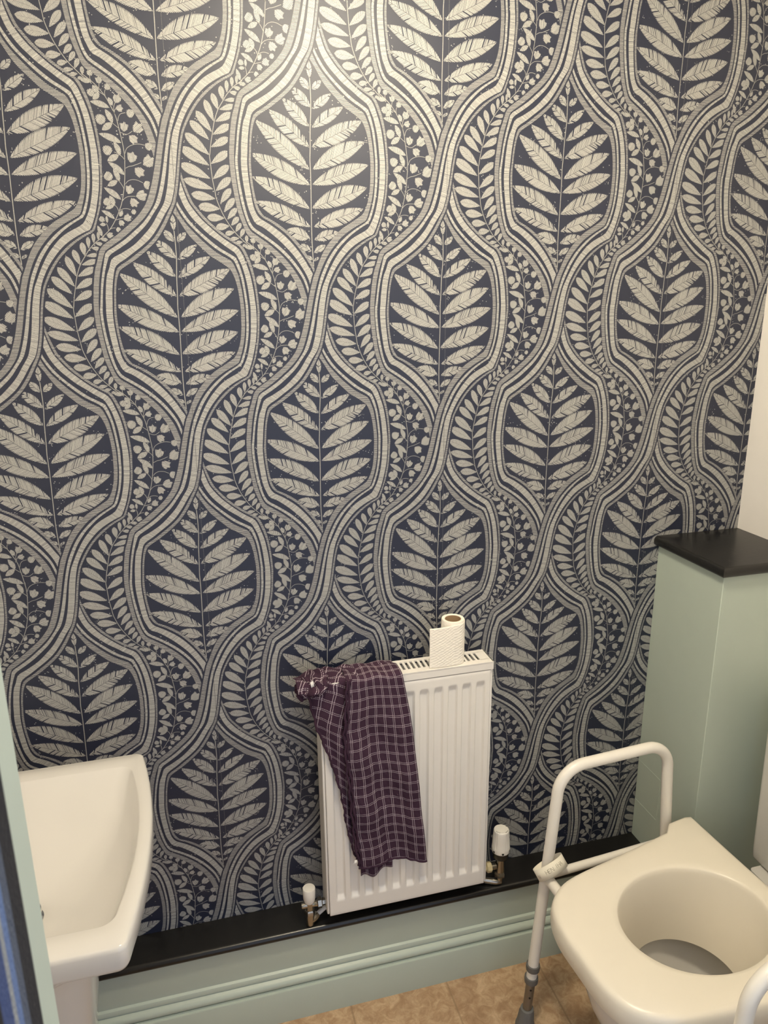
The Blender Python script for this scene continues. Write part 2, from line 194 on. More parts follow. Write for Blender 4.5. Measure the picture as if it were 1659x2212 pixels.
# ------------------------------------------------------------------ materials
NAVY = (.0100, .0145, .036, 1); CREAM = (.415, .415, .395, 1)
def print_mat(name, pitch, thr, var, edge, wob=.35, crack=0.0):
    k = NT(name); p = k.p
    sep = k.new('ShaderNodeSeparateXYZ'); k.link(k.uv(), sep.inputs[0]); h, e = sep.outputs[0], sep.outputs[1]
    o = k.obj()
    n1 = k.noise(o, 130.0, 2.0)
    hh = k.math('ADD', h, k.math('MULTIPLY', k.math('SUBTRACT', n1, .5), wob*2))
    comb = k.new('ShaderNodeCombineXYZ'); k.link(k.math('MULTIPLY', hh, .23), comb.inputs[0])
    n2 = k.noise(comb.outputs[0], 1.0, 2.0, .7)                 # varies along the hatch only
    fr = k.math('FRACT', k.math('DIVIDE', hh, pitch))
    tri = k.math('MULTIPLY', k.math('ABSOLUTE', k.math('SUBTRACT', fr, .5)), 2.0)   # 0 mid stroke, 1 gap
    t = k.math('ADD', thr, k.math('MULTIPLY', k.math('SUBTRACT', n2, .5), var))
    t = k.math('SUBTRACT', t, k.math('MULTIPLY', k.smooth(e, .80, 1.0), edge))
    n3 = k.noise(o, 420.0, 2.0)
    t = k.math('ADD', t, k.math('MULTIPLY', k.math('SUBTRACT', n3, .5), .35))
    if crack:
        cb = k.new('ShaderNodeCombineXYZ'); k.link(k.math('MULTIPLY', hh, .105), cb.inputs[0]); cb.inputs[1].default_value = 3.7
        n5 = k.noise(cb.outputs[0], 1.0, 1.0, .5)
        wd = k.math('ADD', .004, k.math('MULTIPLY', e, crack))
        cr = k.math('SUBTRACT', 1.0, k.smooth(k.math('ABSOLUTE', k.math('SUBTRACT', n5, .5)), wd, k.math('ADD', wd, .012)))
        t = k.math('SUBTRACT', t, cr)
    mask = k.smooth(tri, k.math('SUBTRACT', t, .14), k.math('ADD', t, .14))
    k.link(k.mix(mask, CREAM, NAVY), p.inputs['Base Color'])
    p.inputs['Roughness'].default_value = .50; p.inputs['Specular IOR Level'].default_value = .58
    return k.m
M_LEAF = print_mat('wallpaper_leaf_print', 2.6, .74, .95, .38, .45, .009)
M_HBAND = print_mat('wallpaper_grey_band_print', 2.0, .47, .9, .0, .2)
M_CBAND = print_mat('wallpaper_cream_band_print', 1.7, .74, 1.7, .0, .3)
M_FERN = print_mat('wallpaper_fern_print', 2.2, .70, .6, .32, .3)
M_BUD = print_mat('wallpaper_bud_print', 2.0, .70, .9, .3)
def navy_mat(name, specks):
    k = NT(name); p = k.p; o = k.obj()
    v = k.new('ShaderNodeTexVoronoi'); v.inputs['Scale'].default_value = 210.0; k.link(o, v.inputs['Vector'])
    sp = k.math('LESS_THAN', v.outputs['Distance'], .20)
    gate = k.math('GREATER_THAN', k.noise(o, 42.0, 3.0), .57)
    f = k.math('MULTIPLY', k.math('MULTIPLY', sp, gate), specks)
    k.link(k.mix(f, NAVY, CREAM), p.inputs['Base Color'])
    p.inputs['Roughness'].default_value = .50; p.inputs['Specular IOR Level'].default_value = .58
    return k.m
M_NAVY = navy_mat('wallpaper_navy', .8)
M_NAVY2 = navy_mat('wallpaper_navy_plain', 0.0)
M_STEM = paint('wallpaper_stem_print', CREAM, .46, var=.25, nscale=500)
M_GREEN = paint('sage_green_paint', lin(186, 198, 187), .38, var=.02, bump=.08, bscale=120)
M_BLACK = paint('black_satin_paint', lin(26, 25, 24), .28, var=.1, bump=.12, bscale=90)
M_WHITEWALL = paint('warm_white_wall_paint', lin(240, 236, 232), .75, var=.02, bump=.12, bscale=260)
M_CEIL = paint('white_ceiling_paint', lin(238, 236, 230), .8, var=.01)
M_CERAMIC = paint('white_glazed_ceramic', lin(212, 209, 204), .10, var=.01, nscale=6)
M_RAD = paint('white_radiator_enamel', lin(236, 232, 226), .30, var=.02, nscale=40)
M_CAVITY = paint('radiator_cavity_shade', lin(60, 60, 58), .6)  # dark colour stands in for the shade inside the radiator
M_PLASTIC = paint('cream_white_plastic', lin(234, 226, 210), .32, var=.015, nscale=30, bump=.05, bscale=600)
M_TUBE = paint('white_epoxy_tube', lin(238, 233, 224), .30, var=.015)
M_GREYPL = paint('grey_plastic', lin(105, 104, 102), .45, var=.05)
M_GREYRUB = paint('grey_rubber', lin(112, 112, 111), .6, var=.06)
M_ALU = paint('dull_grey_aluminium', lin(150, 146, 140), .35, metal=.9, var=.1)
M_CHROME = paint('chrome', lin(225, 224, 222), .08, metal=1.0, var=0)
M_NICKEL = paint('worn_nickel', lin(178, 172, 160), .22, metal=.95, var=.12, nscale=60)
M_BRASSY = paint('yellowed_plastic_nut', lin(205, 190, 150), .45)
M_VALVEW = paint('white_valve_plastic', lin(236, 232, 224), .35)
M_BLACKPL = paint('black_plastic', lin(28, 27, 26), .4)
M_PAPERTAG = paint('white_paper_tape', lin(238, 232, 216), .6, var=.03)
M_PEN = paint('pencil_marks', lin(150, 142, 124), .7)
M_CARD = paint('brown_card_tube', lin(168, 140, 108), .8, var=.06)
M_LABEL = paint('white_cloth_label', lin(235, 232, 228), .8)
M_DOOR = paint('sage_green_door_paint', lin(186, 198, 187), .35)
M_WATER = paint('toilet_water', lin(205, 200, 188), .03)
def tissue():
    k = NT('embossed_tissue'); p = k.p
    o = k.obj()
    p.inputs['Base Color'].default_value = lin(246, 240, 228); p.inputs['Roughness'].default_value = .9
    sep = k.new('ShaderNodeSeparateXYZ'); k.link(k.uv(), sep.inputs[0])
    a = k.math('ADD', k.math('MULTIPLY', sep.outputs[0], .55), sep.outputs[1])
    n = k.noise(o, 90, 2)
    w = k.math('SINE', k.math('MULTIPLY', k.math('ADD', a, k.math('MULTIPLY', n, 7.0)), .95))
    b = k.math('SUBTRACT', k.math('MULTIPLY', sep.outputs[0], .9), sep.outputs[1])
    w2 = k.math('SINE', k.math('MULTIPLY', k.math('ADD', b, k.math('MULTIPLY', n, 9.0)), .7))
    hgt = k.math('ADD', w, k.math('MULTIPLY', w2, .5))
    k.bump(hgt, .24, .0008)
    return k.m
M_TISSUE = tissue()
def check_cloth():
    k = NT('purple_checked_cotton'); p = k.p
    sep = k.new('ShaderNodeSeparateXYZ'); k.link(k.uv(), sep.inputs[0]); u, v = sep.outputs[0], sep.outputs[1]
    n = k.noise(k.obj(), 45, 2.0)
    off = k.math('MULTIPLY', k.math('SUBTRACT', n, .5), 2.5)
    def lines(a, b, per):
        m = k.math('MODULO', k.math('ADD', k.math('ADD', a, off), 400.0), per)
        l1 = k.math('MULTIPLY', k.math('GREATER_THAN', m, 2.0), k.math('LESS_THAN', m, 2.95))
        l2 = k.math('MULTIPLY', k.math('GREATER_THAN', m, 5.8), k.math('LESS_THAN', m, 6.75))
        d = k.math('LESS_THAN', k.math('MODULO', k.math('ADD', b, 400.0), 2.6), 1.75)
        return k.math('MULTIPLY', k.math('ADD', l1, l2), d)
    f = k.math('MAXIMUM', lines(u, v, 20.5), lines(v, u, 24.0))
    base = k.mix(k.noise(k.obj(), 700, 2), lin(70, 47, 65), lin(50, 33, 47))
    k.link(k.mix(k.math('MULTIPLY', f, .92), base, lin(205, 192, 200)), p.inputs['Base Color'])
    p.inputs['Roughness'].default_value = .9; p.inputs['Specular IOR Level'].default_value = .2
    k.bump(k.noise(k.obj(), 260, 3), .5, .0012)
    return k.m
M_CLOTH = check_cloth()
def vinyl():
    k = NT('beige_vinyl_tile'); p = k.p; o = k.obj()
    n1 = k.noise(o, 9.0, 6.0, .65)
    dn = k.new('ShaderNodeTexNoise'); dn.inputs['Scale'].default_value = 34.0; dn.inputs['Detail'].default_value = 9.0; dn.inputs['Roughness'].default_value = .68
    dn.inputs['Distortion'].default_value = .9; k.link(o, dn.inputs['Vector'])
    c = k.mix(k.smooth(dn.outputs['Fac'], .32, .70), lin(172, 140, 108), lin(212, 184, 150))
    c = k.mix(k.math('MULTIPLY', k.smooth(n1, .40, .75), .55), c, lin(138, 104, 76))
    n4 = k.noise(o, 160.0, 4.0, .7)
    c = k.mix(k.math('MULTIPLY', k.smooth(n4, .5, .8), .25), c, lin(120, 90, 66))
    sep = k.new('ShaderNodeSeparateXYZ'); k.link(o, sep.inputs[0])
    def g(s, off):
        fr = k.math('FRACT', k.math('DIVIDE', k.math('ADD', s, off), .2475))
        d = k.math('MULTIPLY', k.math('ABSOLUTE', k.math('SUBTRACT', fr, .5)), .2475)   # .12375 at the joint
        return k.smooth(d, .1205, .1228)
    gr = k.math('MAXIMUM', g(sep.outputs[0], 10*.2475-.0115), g(sep.outputs[1], 10*.2475+.34))
    c = k.mix(k.math('MULTIPLY', gr, .6), c, lin(150, 124, 96))
    k.link(c, p.inputs['Base Color'])
    p.inputs['Roughness'].default_value = .42; p.inputs['Specular IOR Level'].default_value = .35
    k.bump(k.math('SUBTRACT', k.math('MULTIPLY', n4, .3), gr), .35, .0015)
    return k.m
M_FLOOR = vinyl()
def robe():
    k = NT('striped_towelling'); p = k.p; o = k.obj()
    sep = k.new('ShaderNodeSeparateXYZ'); k.link(o, sep.inputs[0])
    r = k.new('ShaderNodeValToRGB'); r.color_ramp.interpolation = 'CONSTANT'
    y = k.math('DIVIDE', k.math('SUBTRACT', .076, sep.outputs[1]), .10)
    k.link(y, r.inputs[0])
    e = r.color_ramp.elements
    stops = ((0, lin(15, 16, 24)), (.186, lin(66, 74, 90)), (.255, lin(84, 104, 144)), (.312, lin(128, 132, 135)), (.350, lin(48, 64, 106)), (.45, lin(15, 16, 24)), (.62, lin(84, 104, 144)), (.70, lin(128, 132, 135)), (.8, lin(48, 64, 106)))
    e[0].position = stops[0][0]; e[0].color = stops[0][1]; e[1].position = stops[1][0]; e[1].color = stops[1][1]
    for a, c in stops[2:]:
        q = e.new(a); q.color = c
    k.link(r.outputs[0], p.inputs['Base Color']); p.inputs['Roughness'].default_value = .95
    k.bump(k.noise(o, 500, 3), .6, .002)
    return k.m
M_ROBE = robe()
def lamp_mat():
    k = NT('lit_opal_glass'); p = k.p
    p.inputs['Base Color'].default_value = (.9, .88, .82, 1)
    p.inputs['Emission Color'].default_value = LAMP_COL
    p.inputs['Emission Strength'].default_value = LAMP_STR
    return k.m

# ------------------------------------------------------------------ room dimensions (metres; back wall is y = 0)
XL, XR, YF, ZC = -.80, 1.054, -1.07, 2.36
LAMP_COL = (1.0, .875, .665, 1); LAMP_STR = 186.0

# floor, ceiling
b = MB(); b.box(XL-.1, XR+.1, -2.3, .06, -.05, 0); struct(b.build('floor', M_FLOOR))
b = MB(); b.box(XL-.1, XR+.1, YF-.1, .06, ZC, ZC+.06); struct(b.build('ceiling', M_CEIL))
b = MB(); b.box(XL-.1, XL, YF-.1, .06, 0, ZC); struct(b.build('wall_left', M_WHITEWALL))
b = MB(); b.box(XR, XR+.1, YF-.1, .06, 0, ZC); struct(b.build('wall_right', M_WHITEWALL))
# front wall with the doorway the camera looks through
JX = -.3678
b = MB()
b.box(XL-.1, JX-.028, YF-.10, YF, 0, ZC); b.box(.55, XR+.1, YF-.10, YF, 0, ZC); b.box(JX-.028, .55, YF-.10, YF, 2.06, ZC)
struct(b.build('wall_front', M_WHITEWALL))
b = MB()
b.box(JX-.028, JX, YF-.1005, YF+.0, 0, 2.06); b.box(.522, .55, YF-.1005, YF, 0, 2.06); b.box(JX, .522, YF-.1005, YF, 2.03, 2.06)
b.box(JX-.09, JX-.012, YF-.0005, YF+.014, 0, 2.11); b.box(.534, .60, YF-.0005, YF+.014, 0, 2.11); b.box(JX-.09, .60, YF-.0005, YF+.014, 2.045, 2.11)
struct(b.build('trim_1', M_DOOR, bevel=.002))

# ------------------------------------------------------------------ wallpapered back wall
b = MB()
b.box(XL-.1, XR+.1, 0, .06, 0, ZC, 0)
UX, VZ, Z0 = .26, .265, 2.077
Y1, Y2, Y3, Y4 = -.00012, -.00036, -.00044, -.00016
DN = [0]
def nextd():
    DN[0] = (DN[0]+1) % 96
    return Y4-DN[0]*1.6e-6
def P3(ax, az, x, y, d): return (ax+x/1000, d, az-y/1000)
def inside(pts):
    x = sum(p[0] for p in pts)/len(pts); z = sum(p[2] for p in pts)/len(pts)
    return XL-.01 < x < XR+.001 and .20 < z < ZC
def wp(pts, mi, uv):
    if inside(pts): b.poly(pts, mi, uv)
SY = [i*5.0 for i in range(212)]
ST = [[v/10 for v in r] for r in STRAND]
ARC = []
for r in ST:
    a = [0.0]
    for i in range(1, 213): a.append(a[-1]+sqrt(25+(r[i % 212]-r[i-1])**2))
    ARC.append(a)
def strand(ax, az):
    for i in range(212):
        j = (i+1) % 212; y0, y1 = SY[i], SY[i]+5.0
        over = 330 <= y0 <= 690
        d = Y3 if over else Y1
        if over:
            g = 3.2
            pts = [P3(ax, az, ST[0][i]-g, y0, Y2), P3(ax, az, ST[0][j]-g, y1, Y2), P3(ax, az, ST[7][j]+g, y1, Y2), P3(ax, az, ST[7][i]+g, y0, Y2)]
            wp(pts, 1, None)
        for k, mi in ((0, 3), (2, 4), (4, 4), (6, 3)):
            xa, xb, xc, xd = ST[k][i], ST[k][j], ST[k+1][j], ST[k+1][i]
            pts = [P3(ax, az, xa, y0, d), P3(ax, az, xb, y1, d), P3(ax, az, xc, y1, d), P3(ax, az, xd, y0, d)]
            if mi == 3: uv = [(y0, 0), (y1, 0), (y1, 0), (y0, 0)]
            else:
                def sh(q, m): 
                    dx = (ST[k][(m+1) % 212]-ST[k][(m-1) % 212])/10; return dx/sqrt(1+dx*dx)
                s0, s1 = sh(k, i)*(xd-xa)*.8, sh(k, j)*(xc-xb)*.8
                uv = [(ARC[k][i], 0), (ARC[k][i+1], 0), (ARC[k][i+1]+s1, 0), (ARC[k][i]+s0, 0)]
            wp(pts, mi, uv)
def leafshape(ax, az, L, mi, n, prof, c=.85, gap=.55):
    d = nextd()
    bx, by, tx, ty, w1, w2 = L
    ln = sqrt((tx-bx)**2+(ty-by)**2); dx, dy = (tx-bx)/ln, (ty-by)/ln
    nx, ny = dy, -dx
    if ny > 0: nx, ny = -nx, -ny          # upper side
    for side, w in ((1, w1), (-1, w2)):
        prev = None; h0 = (bx*7.3+by*3.1+side*41.0) % 613
        for i in range(n+1):
            t = i/n; ww = max(w*prof(t), gap*.5)
            cx, cy = bx+dx*ln*t, by+dy*ln*t
            a = (cx+nx*side*gap*.5, cy+ny*side*gap*.5); e = (cx+nx*side*ww, cy+ny*side*ww)
            if prev:
                pa, pe, pt, pw = prev
                pts = [P3(ax, az, *pa, d), P3(ax, az, *a, d), P3(ax, az, *e, d), P3(ax, az, *pe, d)]
                uv = [(h0+pt*ln, 0), (h0+t*ln, 0), (h0+t*ln-c*ww, 1), (h0+pt*ln-c*pw, 1)]
                if side*(nx*dy-ny*dx) < 0: pts.reverse(); uv.reverse()
                wp(pts, mi, uv)
            prev = (a, e, t, ww)
PLUME = lambda t: sin(pi*min(1, max(0, t)))**.82
FERNP = lambda t: max(0.0, sin(pi*(min(1, t)**1.45)))**.62
VINEP = lambda t: sin(pi*t**.95)**.8
def ribbon(ax, az, pts, w, d=Y4-.00017, mi=6):
    for (x0, y0), (x1, y1) in zip(pts[:-1], pts[1:]):
        l = sqrt((x1-x0)**2+(y1-y0)**2) or 1; ex, ey = -(y1-y0)/l*w/2, (x1-x0)/l*w/2
        wp([P3(ax, az, x0-ex, y0-ey, d), P3(ax, az, x1-ex, y1-ey, d), P3(ax, az, x1+ex, y1+ey, d), P3(ax, az, x0+ex, y0+ey, d)], mi, None)
def smoothline(pts, n=4):
    out = []
    for i in range(len(pts)-1):
        p0 = pts[max(i-1, 0)]; p1 = pts[i]; p2 = pts[i+1]; p3 = pts[min(i+2, len(pts)-1)]
        for k in range(n):
            t = k/n
            out.append(tuple(.5*((2*p1[q])+(-p0[q]+p2[q])*t+(2*p0[q]-5*p1[q]+4*p2[q]-p3[q])*t*t+(-p0[q]+3*p1[q]-3*p2[q]+p3[q])*t**3) for q in range(len(p1))))
    out.append(tuple(pts[-1])); return out
PS, SP, VN = smoothline(PLUME_STEM), smoothline(SERP+VINE_SHIFT), smoothline(VINE)
TWS = [smoothline(t, 4) for t in TWIG]
def blob(ax, az, B):
    x, y, r, kind, dr = B; d = nextd(); pts = []
    if kind == 0:
        n = 14
        for k in range(n):
            a = 2*pi*k/n; rr = r*(1+.05*sin(3*a+x)); pts.append((x+rr*cos(a), y+rr*sin(a)))
    else:
        prof = ((-58, 1.18), (-44, .92), (-30, .78), (-16, .95), (-4, 1.15), (12, 1.0), (28, .80), (42, .92), (56, 1.15), (80, .95), (110, .9), (140, .9), (165, .95), (180, 1.12), (195, .95), (220, .9), (250, .9), (280, .95))
        for a, q in prof:
            a = radians(a+dr); pts.append((x+r*q*cos(a), y+r*q*sin(a)))
    pts = [(x+(q[0]-x)*.92, y+(q[1]-y)*.92) for q in pts]
    hd = radians(35 if kind == 0 else dr+70+random.choice((0, 20)))
    def uvp(p, e): return (p[0]*cos(hd)+p[1]*sin(hd), e)
    n = len(pts)
    for i in range(n):
        p, q = pts[i], pts[(i+1) % n]
        tri = [P3(ax, az, x, y, d), P3(ax, az, *q, d), P3(ax, az, *p, d)]
        wp(tri, 5, [uvp((x, y), 0), uvp(q, 1), uvp(p, 1)])
for i in range(-5, 6):
    for j in range(-4, 9):
        if (i+j) % 2: continue
        ax, az = UX*i, Z0-VZ*j
        strand(ax, az)
        for L in PLUME_L+PLUME_R:
            if L[3] < L[1]-25 and L[2] < L[0]: L = L[:4]+[L[4]*.83, L[5]*.82]      # the big left-hand leaves keep clear of each other
            ln = sqrt((L[0]-L[2])**2+(L[1]-L[3])**2)
            leafshape(ax, az, L, 2, 16 if ln > 50 else 10, PLUME, .8)
        for L in FERN: leafshape(ax, az, L, 8, 9, FERNP, .9, .25)
        for L in VLEAF: leafshape(ax, az, L, 5, 8, VINEP, .3, .0)
        for B in BLOB: blob(ax, az, B)
        ribbon(ax, az, PS, 1.5); ribbon(ax, az, SP, 1.15); ribbon(ax, az, VN, 1.1)
        for t in TWS: ribbon(ax, az, t, .85)
for i in (-3, -1, 1, 3):                      # paper joints
    x = UX*i+.0085
    z = .25
    while z < ZC:
        b.poly([(x-.0004, -.0005, z), (x+.0004, -.0005, z), (x+.0004, -.0005, z+.012), (x-.0004, -.0005, z+.012)], 7)
        z += .0125
M_SEAM = paint('wallpaper_joint', (.10, .10, .11, 1), .5)
struct(b.build('wall_back', [M_NAVY, M_NAVY2, M_LEAF, M_HBAND, M_CBAND, M_BUD, M_STEM, M_SEAM, M_FERN]))

# ------------------------------------------------------------------ pipe boxing, black ledge, corner boxing
def sweepx(name, prof, x0, x1, mat, smooth=True):
    b = MB(); b.loft([[(x0, y, z) for y, z in prof], [(x1, y, z) for y, z in prof]])
    return b.build(name, mat, smooth=smooth, angle=28)
prof = [(-.0002, 0), (-.0975, 0), (-.0975, .0885), (-.0965, .0905), (-.0915, .0915), (-.0918, .0955)]
for k in range(9):
    a = radians(-60+130*k/8); prof.append((-.0835-.0095*cos(a), .1035+.0095*sin(a)*1.05))
prof += [(-.0805, .1165), (-.0802, .1185), (-.0825, .1195), (-.0828, .1255), (-.0805, .1305), (-.0755, .1335), (-.0750, .2255), (-.0002, .2255)]
struct(sweepx('baseboard_back', prof, XL, .8298, M_GREEN))
prof = [(-.0002, .2255), (-.079, .2255)]
for k in range(9):
    a = radians(-90+180*k/8); prof.append((-.0795-.0095*cos(a), .2352+.0097*sin(a)))
prof += [(-.0002, .2449)]
struct(sweepx('trim_2', prof, XL, .8298, M_BLACK))
CX, CY, CT = .83, -.2318, 1.078
b = MB(); b.box(CX, XR, CY, -.0002, 0, CT)
o = struct(b.build('trim_3', M_GREEN, bevel=.0014))
# painted-over patch in the lower side of the corner boxing
b = MB()
for (y0, z0, y1, z1) in ((-.001, .477, -.097, .476), (-.097, .476, -.0955, .356), (-.0955, .356, -.001, .356)):
    b.tube([(CX, y0, z0), (CX, (y0+y1)/2, (z0+z1)/2+.0006), (CX, y1, z1)], .0007, 6)
struct(b.build('patch_outline', M_GREEN, parent=o))
# shelf on top of the corner boxing
def shelf_loop(o_, z): return [(CX-.015+o_, -.0002, z), (CX-.015+o_, CY-.015+o_, z), (XR-.0002, CY-.015+o_, z), (XR-.0002, -.0002, z)]
loops = []
for k in range(9):
    a = radians(-90+180*k/8); loops.append(shelf_loop(.0095*(1-cos(a)), CT+.012+.012*sin(a)))
b = MB(); b.loft(loops); struct(b.build('trim_4', M_BLACK, smooth=True, angle=30))

# ------------------------------------------------------------------ radiator
RX0, RX1, RYF, RYB, RZ0, RZ1 = -.0385, .3555, -.105, -.043, .2855, .882
rad = empty('radiator', ((RX0+RX1)/2, -.074, RZ0))
tag(rad, 'white ribbed panel radiator under the wallpaper with slotted top', 'radiator')
def rel(mb, e):
    x, y, z = e.location; mb.v = [(a-x, c-y, d-z) for a, c, d in mb.v]; return mb
def trap(t, flat, slope):
    t = abs(t)
    if t <= flat: return 1.0
    if t >= flat+slope: return 0.0
    u = (t-flat)/slope; return 1-u*u*(3-2*u)
PX0, PX1, PZ0, PZ1 = RX0+.006, RX1-.006, RZ0+.0, RZ1-.021
FLU = [.3262-.03315*k for k in range(11)]
xs = []; x = PX0+.002
while x < PX1-.002: xs.append(x); x += .00158
xs.append(PX1-.002)
zs = [PZ0+.002, PZ0+.008, PZ0+.02]+[PZ0+.034+.002*k for k in range(14)]
zt = [PZ1-.002, PZ1-.008, PZ1-.014]+[PZ1-.020-.002*k for k in range(14)]
zm = [zs[-1]+(zt[-1]-zs[-1])*k/6 for k in range(1, 6)]
zs = zs+zm+list(reversed(zt))
def pz(x, z):
    g = min(1.0, max(0.0, (z-(PZ0+.036))/.018), max(0.0, ((PZ1-.022)-z)/.018)); g = g*g*(3-2*g)
    d = max(trap(x-f, .0072, .0045) for f in FLU)
    return RYF+.0065*d*g
b = MB(); nx = len(xs); nz = len(zs)
for z in zs:
    for x in xs: b.v.append((x, pz(x, z), z))
for j in range(nz-1):
    for i in range(nx-1): b.face((j*nx+i, j*nx+i+1, (j+1)*nx+i+1, (j+1)*nx+i))
# rounded rim back to the body
rim = [i for i in range(nx)]+[j*nx+nx-1 for j in range(1, nz)]+[(nz-1)*nx+i for i in range(nx-2, -1, -1)]+[j*nx for j in range(nz-2, 0, -1)]
prev = rim; cxm, czm = (PX0+PX1)/2, (PZ0+PZ1)/2
for off, dy in ((.0014, .0006), (.002, .002), (.002, .012)):
    cur = []
    for q in rim:
        x, y, z = b.v[q]
        nxx = x+(off if x >= PX1-.0021 else -off if x <= PX0+.0021 else 0); nzz = z+(off if z >= PZ1-.0021 else -off if z <= PZ0+.0021 else 0)
        cur.append(b.vert((nxx, RYF+dy, nzz)))
    for k in range(len(rim)):
        a2 = (k+1) % len(rim); b.face((prev[k], prev[a2], cur[a2], cur[k]))
    prev = cur
rel(b, rad).build('front_panel', M_RAD, rad, smooth=True, angle=50)
b = MB()
b.box(RX0+.0015, RX1-.0015, RYB-.010, RYB, RZ0+.006, RZ1-.012); rel(b, rad).build('back_panel', M_RAD, rad, bevel=.002)
b = MB(); b.box(RX0+.004, RX1-.004, RYF+.013, RYB-.011, RZ0+.03, RZ1-.035); rel(b, rad).build('cavity_shade_block', M_CAVITY, rad)  # solid dark block added as the shaded hollow seen through the grille slots
for x0, x1 in ((RX0, RX0+.0055), (RX1-.0055, RX1)):
    b = MB(); b.box(x0, x1, RYF+.003, RYB, RZ0+.004, RZ1-.004); rel(b, rad).build('side_panel', M_RAD, rad, bevel=.0022)
b = MB()
b.box(RX0, RX1, RYF-.001, RYF+.016, RZ1-.003, RZ1); b.box(RX0, RX1, RYB-.011, RYB, RZ1-.003, RZ1)
b.box(RX0, RX1, RYF-.001, RYF+.002, RZ1-.0185, RZ1-.0025)
b.box(RX0, RX0+.026, RYF+.015, RYB-.010, RZ1-.003, RZ1); b.box(RX1-.026, RX1, RYF+.015, RYB-.010, RZ1-.003, RZ1)
x = RX0+.026+.006
while x < RX1-.03:
    b.box(x, x+.0056, RYF+.015, RYB-.010, RZ1-.003, RZ1-.0002); x += .0116
b.box(RX0-.0004, RX0+.002, RYF, RYB, RZ1-.016, RZ1); b.box(RX1-.002, RX1+.0004, RYF, RYB, RZ1-.016, RZ1)
rel(b, rad).build('top_grille', M_RAD, rad)
# left lockshield valve
VX, VY = -.0755, -.075
b = MB(); b.lathe((VX, VY, .318), [(.0085, .006), (.0165, .008), (.0165, .018), (.0085, .02)], 8, axis='z') if False else None
b.lathe((VX, VY, 0), [(.0088, .258), (.0088, .322)], 20)
b.lathe((VX, VY, 0), [(.0095, .2765), (.0128, .2785), (.0128, .288), (.0105, .291)], 6)
b.lathe((VX, VY, 0), [(.0092, .2485), (.0098, .251), (.0098, .277)], 20)
b.lathe((VX, VY, .3035), [(.0066, -.019), (.0072, -.017), (.0072, 0), (.0072, .016), (.0085, .018)], 18, axis='x')
b.lathe((VX, VY, .3035), [(.0100, .0175), (.0128, .019), (.0128, .0275), (.011, .029), (.008, .030), (.008, .0375)], 6, axis='x')
b.tube([(VX, VY, .2595), (VX+.010, VY+.004, .2595), (VX+.018, VY+.010, .2615)], .0098, 16)
lv = rel(b, rad).build('valve_body', M_NICKEL, rad, smooth=True, angle=35)
b = MB(); b.lathe((VX, VY, 0), [(.0098, .3105), (.0118, .313), (.0140, .322), (.0148, .3485), (.0138, .3505), (.0060, .3518), (.0005, .352)], 32)
rel(b, rad).build('valve_cap', M_VALVEW, rad, smooth=True)
b = MB(); b.tube([(VX+.018, VY+.010, .2615), (VX+.05, VY+.026, .269), (VX+.09, VY+.045, .277)], .0055, 14); rel(b, rad).build('supply_pipe', M_RAD, rad, smooth=True)
b = MB(); b.lathe((VX, VY, 0), [(.0052, .2448), (.0052, .252)], 16); rel(b, rad).build('supply_pipe', M_NICKEL, rad, smooth=True)
# right thermostatic valve
VX2 = .4045
b = MB()
b.lathe((VX2, VY, 0), [(.0105, .2700), (.0112, .283), (.0112, .322), (.0145, .328)], 24)
b.lathe((VX2, VY, 0), [(.0120, .2690), (.0142, .271), (.0142, .2815), (.0122, .284)], 6)
b.lathe((VX2, VY, 0), [(.0078, .2500), (.0078, .270)], 18)
b.tube([(VX2+.002, VY, .2535), (VX2-.010, VY, .2535), (VX2-.034, VY+.010, .2555), (VX2-.055, VY+.02, .2575)], .0085, 16)
b.lathe((VX2, VY, .3015), [(.0085, -.012), (.0085, -.024)], 16, axis='x')
rel(b, rad).build('valve_body', M_NICKEL, rad, smooth=True, angle=35)
b = MB(); b.lathe((VX2, VY, .3015), [(.0105, -.024), (.0128, -.0255), (.0128, -.036), (.0110, -.0375), (.008, -.0385), (.008, -.0490)], 8, axis='x')
rel(b, rad).build('union_nut', M_BRASSY, rad, smooth=True, angle=30)
b = MB(); b.lathe((VX2, VY, 0), [(.0150, .3235), (.0190, .328), (.0212, .3475), (.020, .349)], 32); rel(b, rad).build('valve_collar', M_BLACKPL, rad, smooth=True)
b = MB(); n = 96; loops = []
for r, h, rib in ((0.0195, 0.3455, 0), (0.0222, 0.346, 0), (0.0226, 0.3542, 0), (0.0222, 0.3583, 0), (0.0216, 0.3606, 1), (0.0205, 0.3816, 1), (0.0194, 0.4013, 1), (0.019, 0.4031, 0), (0.0182, 0.4054, 0), (0.0168, 0.4065, 0)):
    lp = []
    for k in range(n):
        a = 2*pi*k/n; q = (math.degrees(a)+360) % 72
        rr = r-(.0011 if (rib and k % 4 in (0, 1) and 10 < (k % 32) < 28) else 0)
        lp.append((VX2+rr*cos(a), VY+rr*sin(a), h))
    loops.append(lp)
b.loft(loops)
b.lathe((VX2, VY, 0), [(0.0168, 0.4064), (0.015, 0.4059), (0.0148, 0.4071), (0.001, 0.4074)], 32)
head = rel(b, rad).build('thermostat_head', M_VALVEW, rad, smooth=True, angle=30)
b = MB()
for k in range(14):
    a = radians(-190+k*15); big = k % 4 == 2
    w, h = (.0026, .0052) if big else (.0006, .0008)
    pts = []
    for da, dz in ((-w, 0), (w, 0), (w, h), (-w, h)):
        aa = a+da/.0226; pts.append((VX2+.02285*cos(aa), VY+.02285*sin(aa), .3478+dz))
    b.poly(pts)
rel(b, rad).build('dial_scale', M_BLACKPL, head)
b = MB()
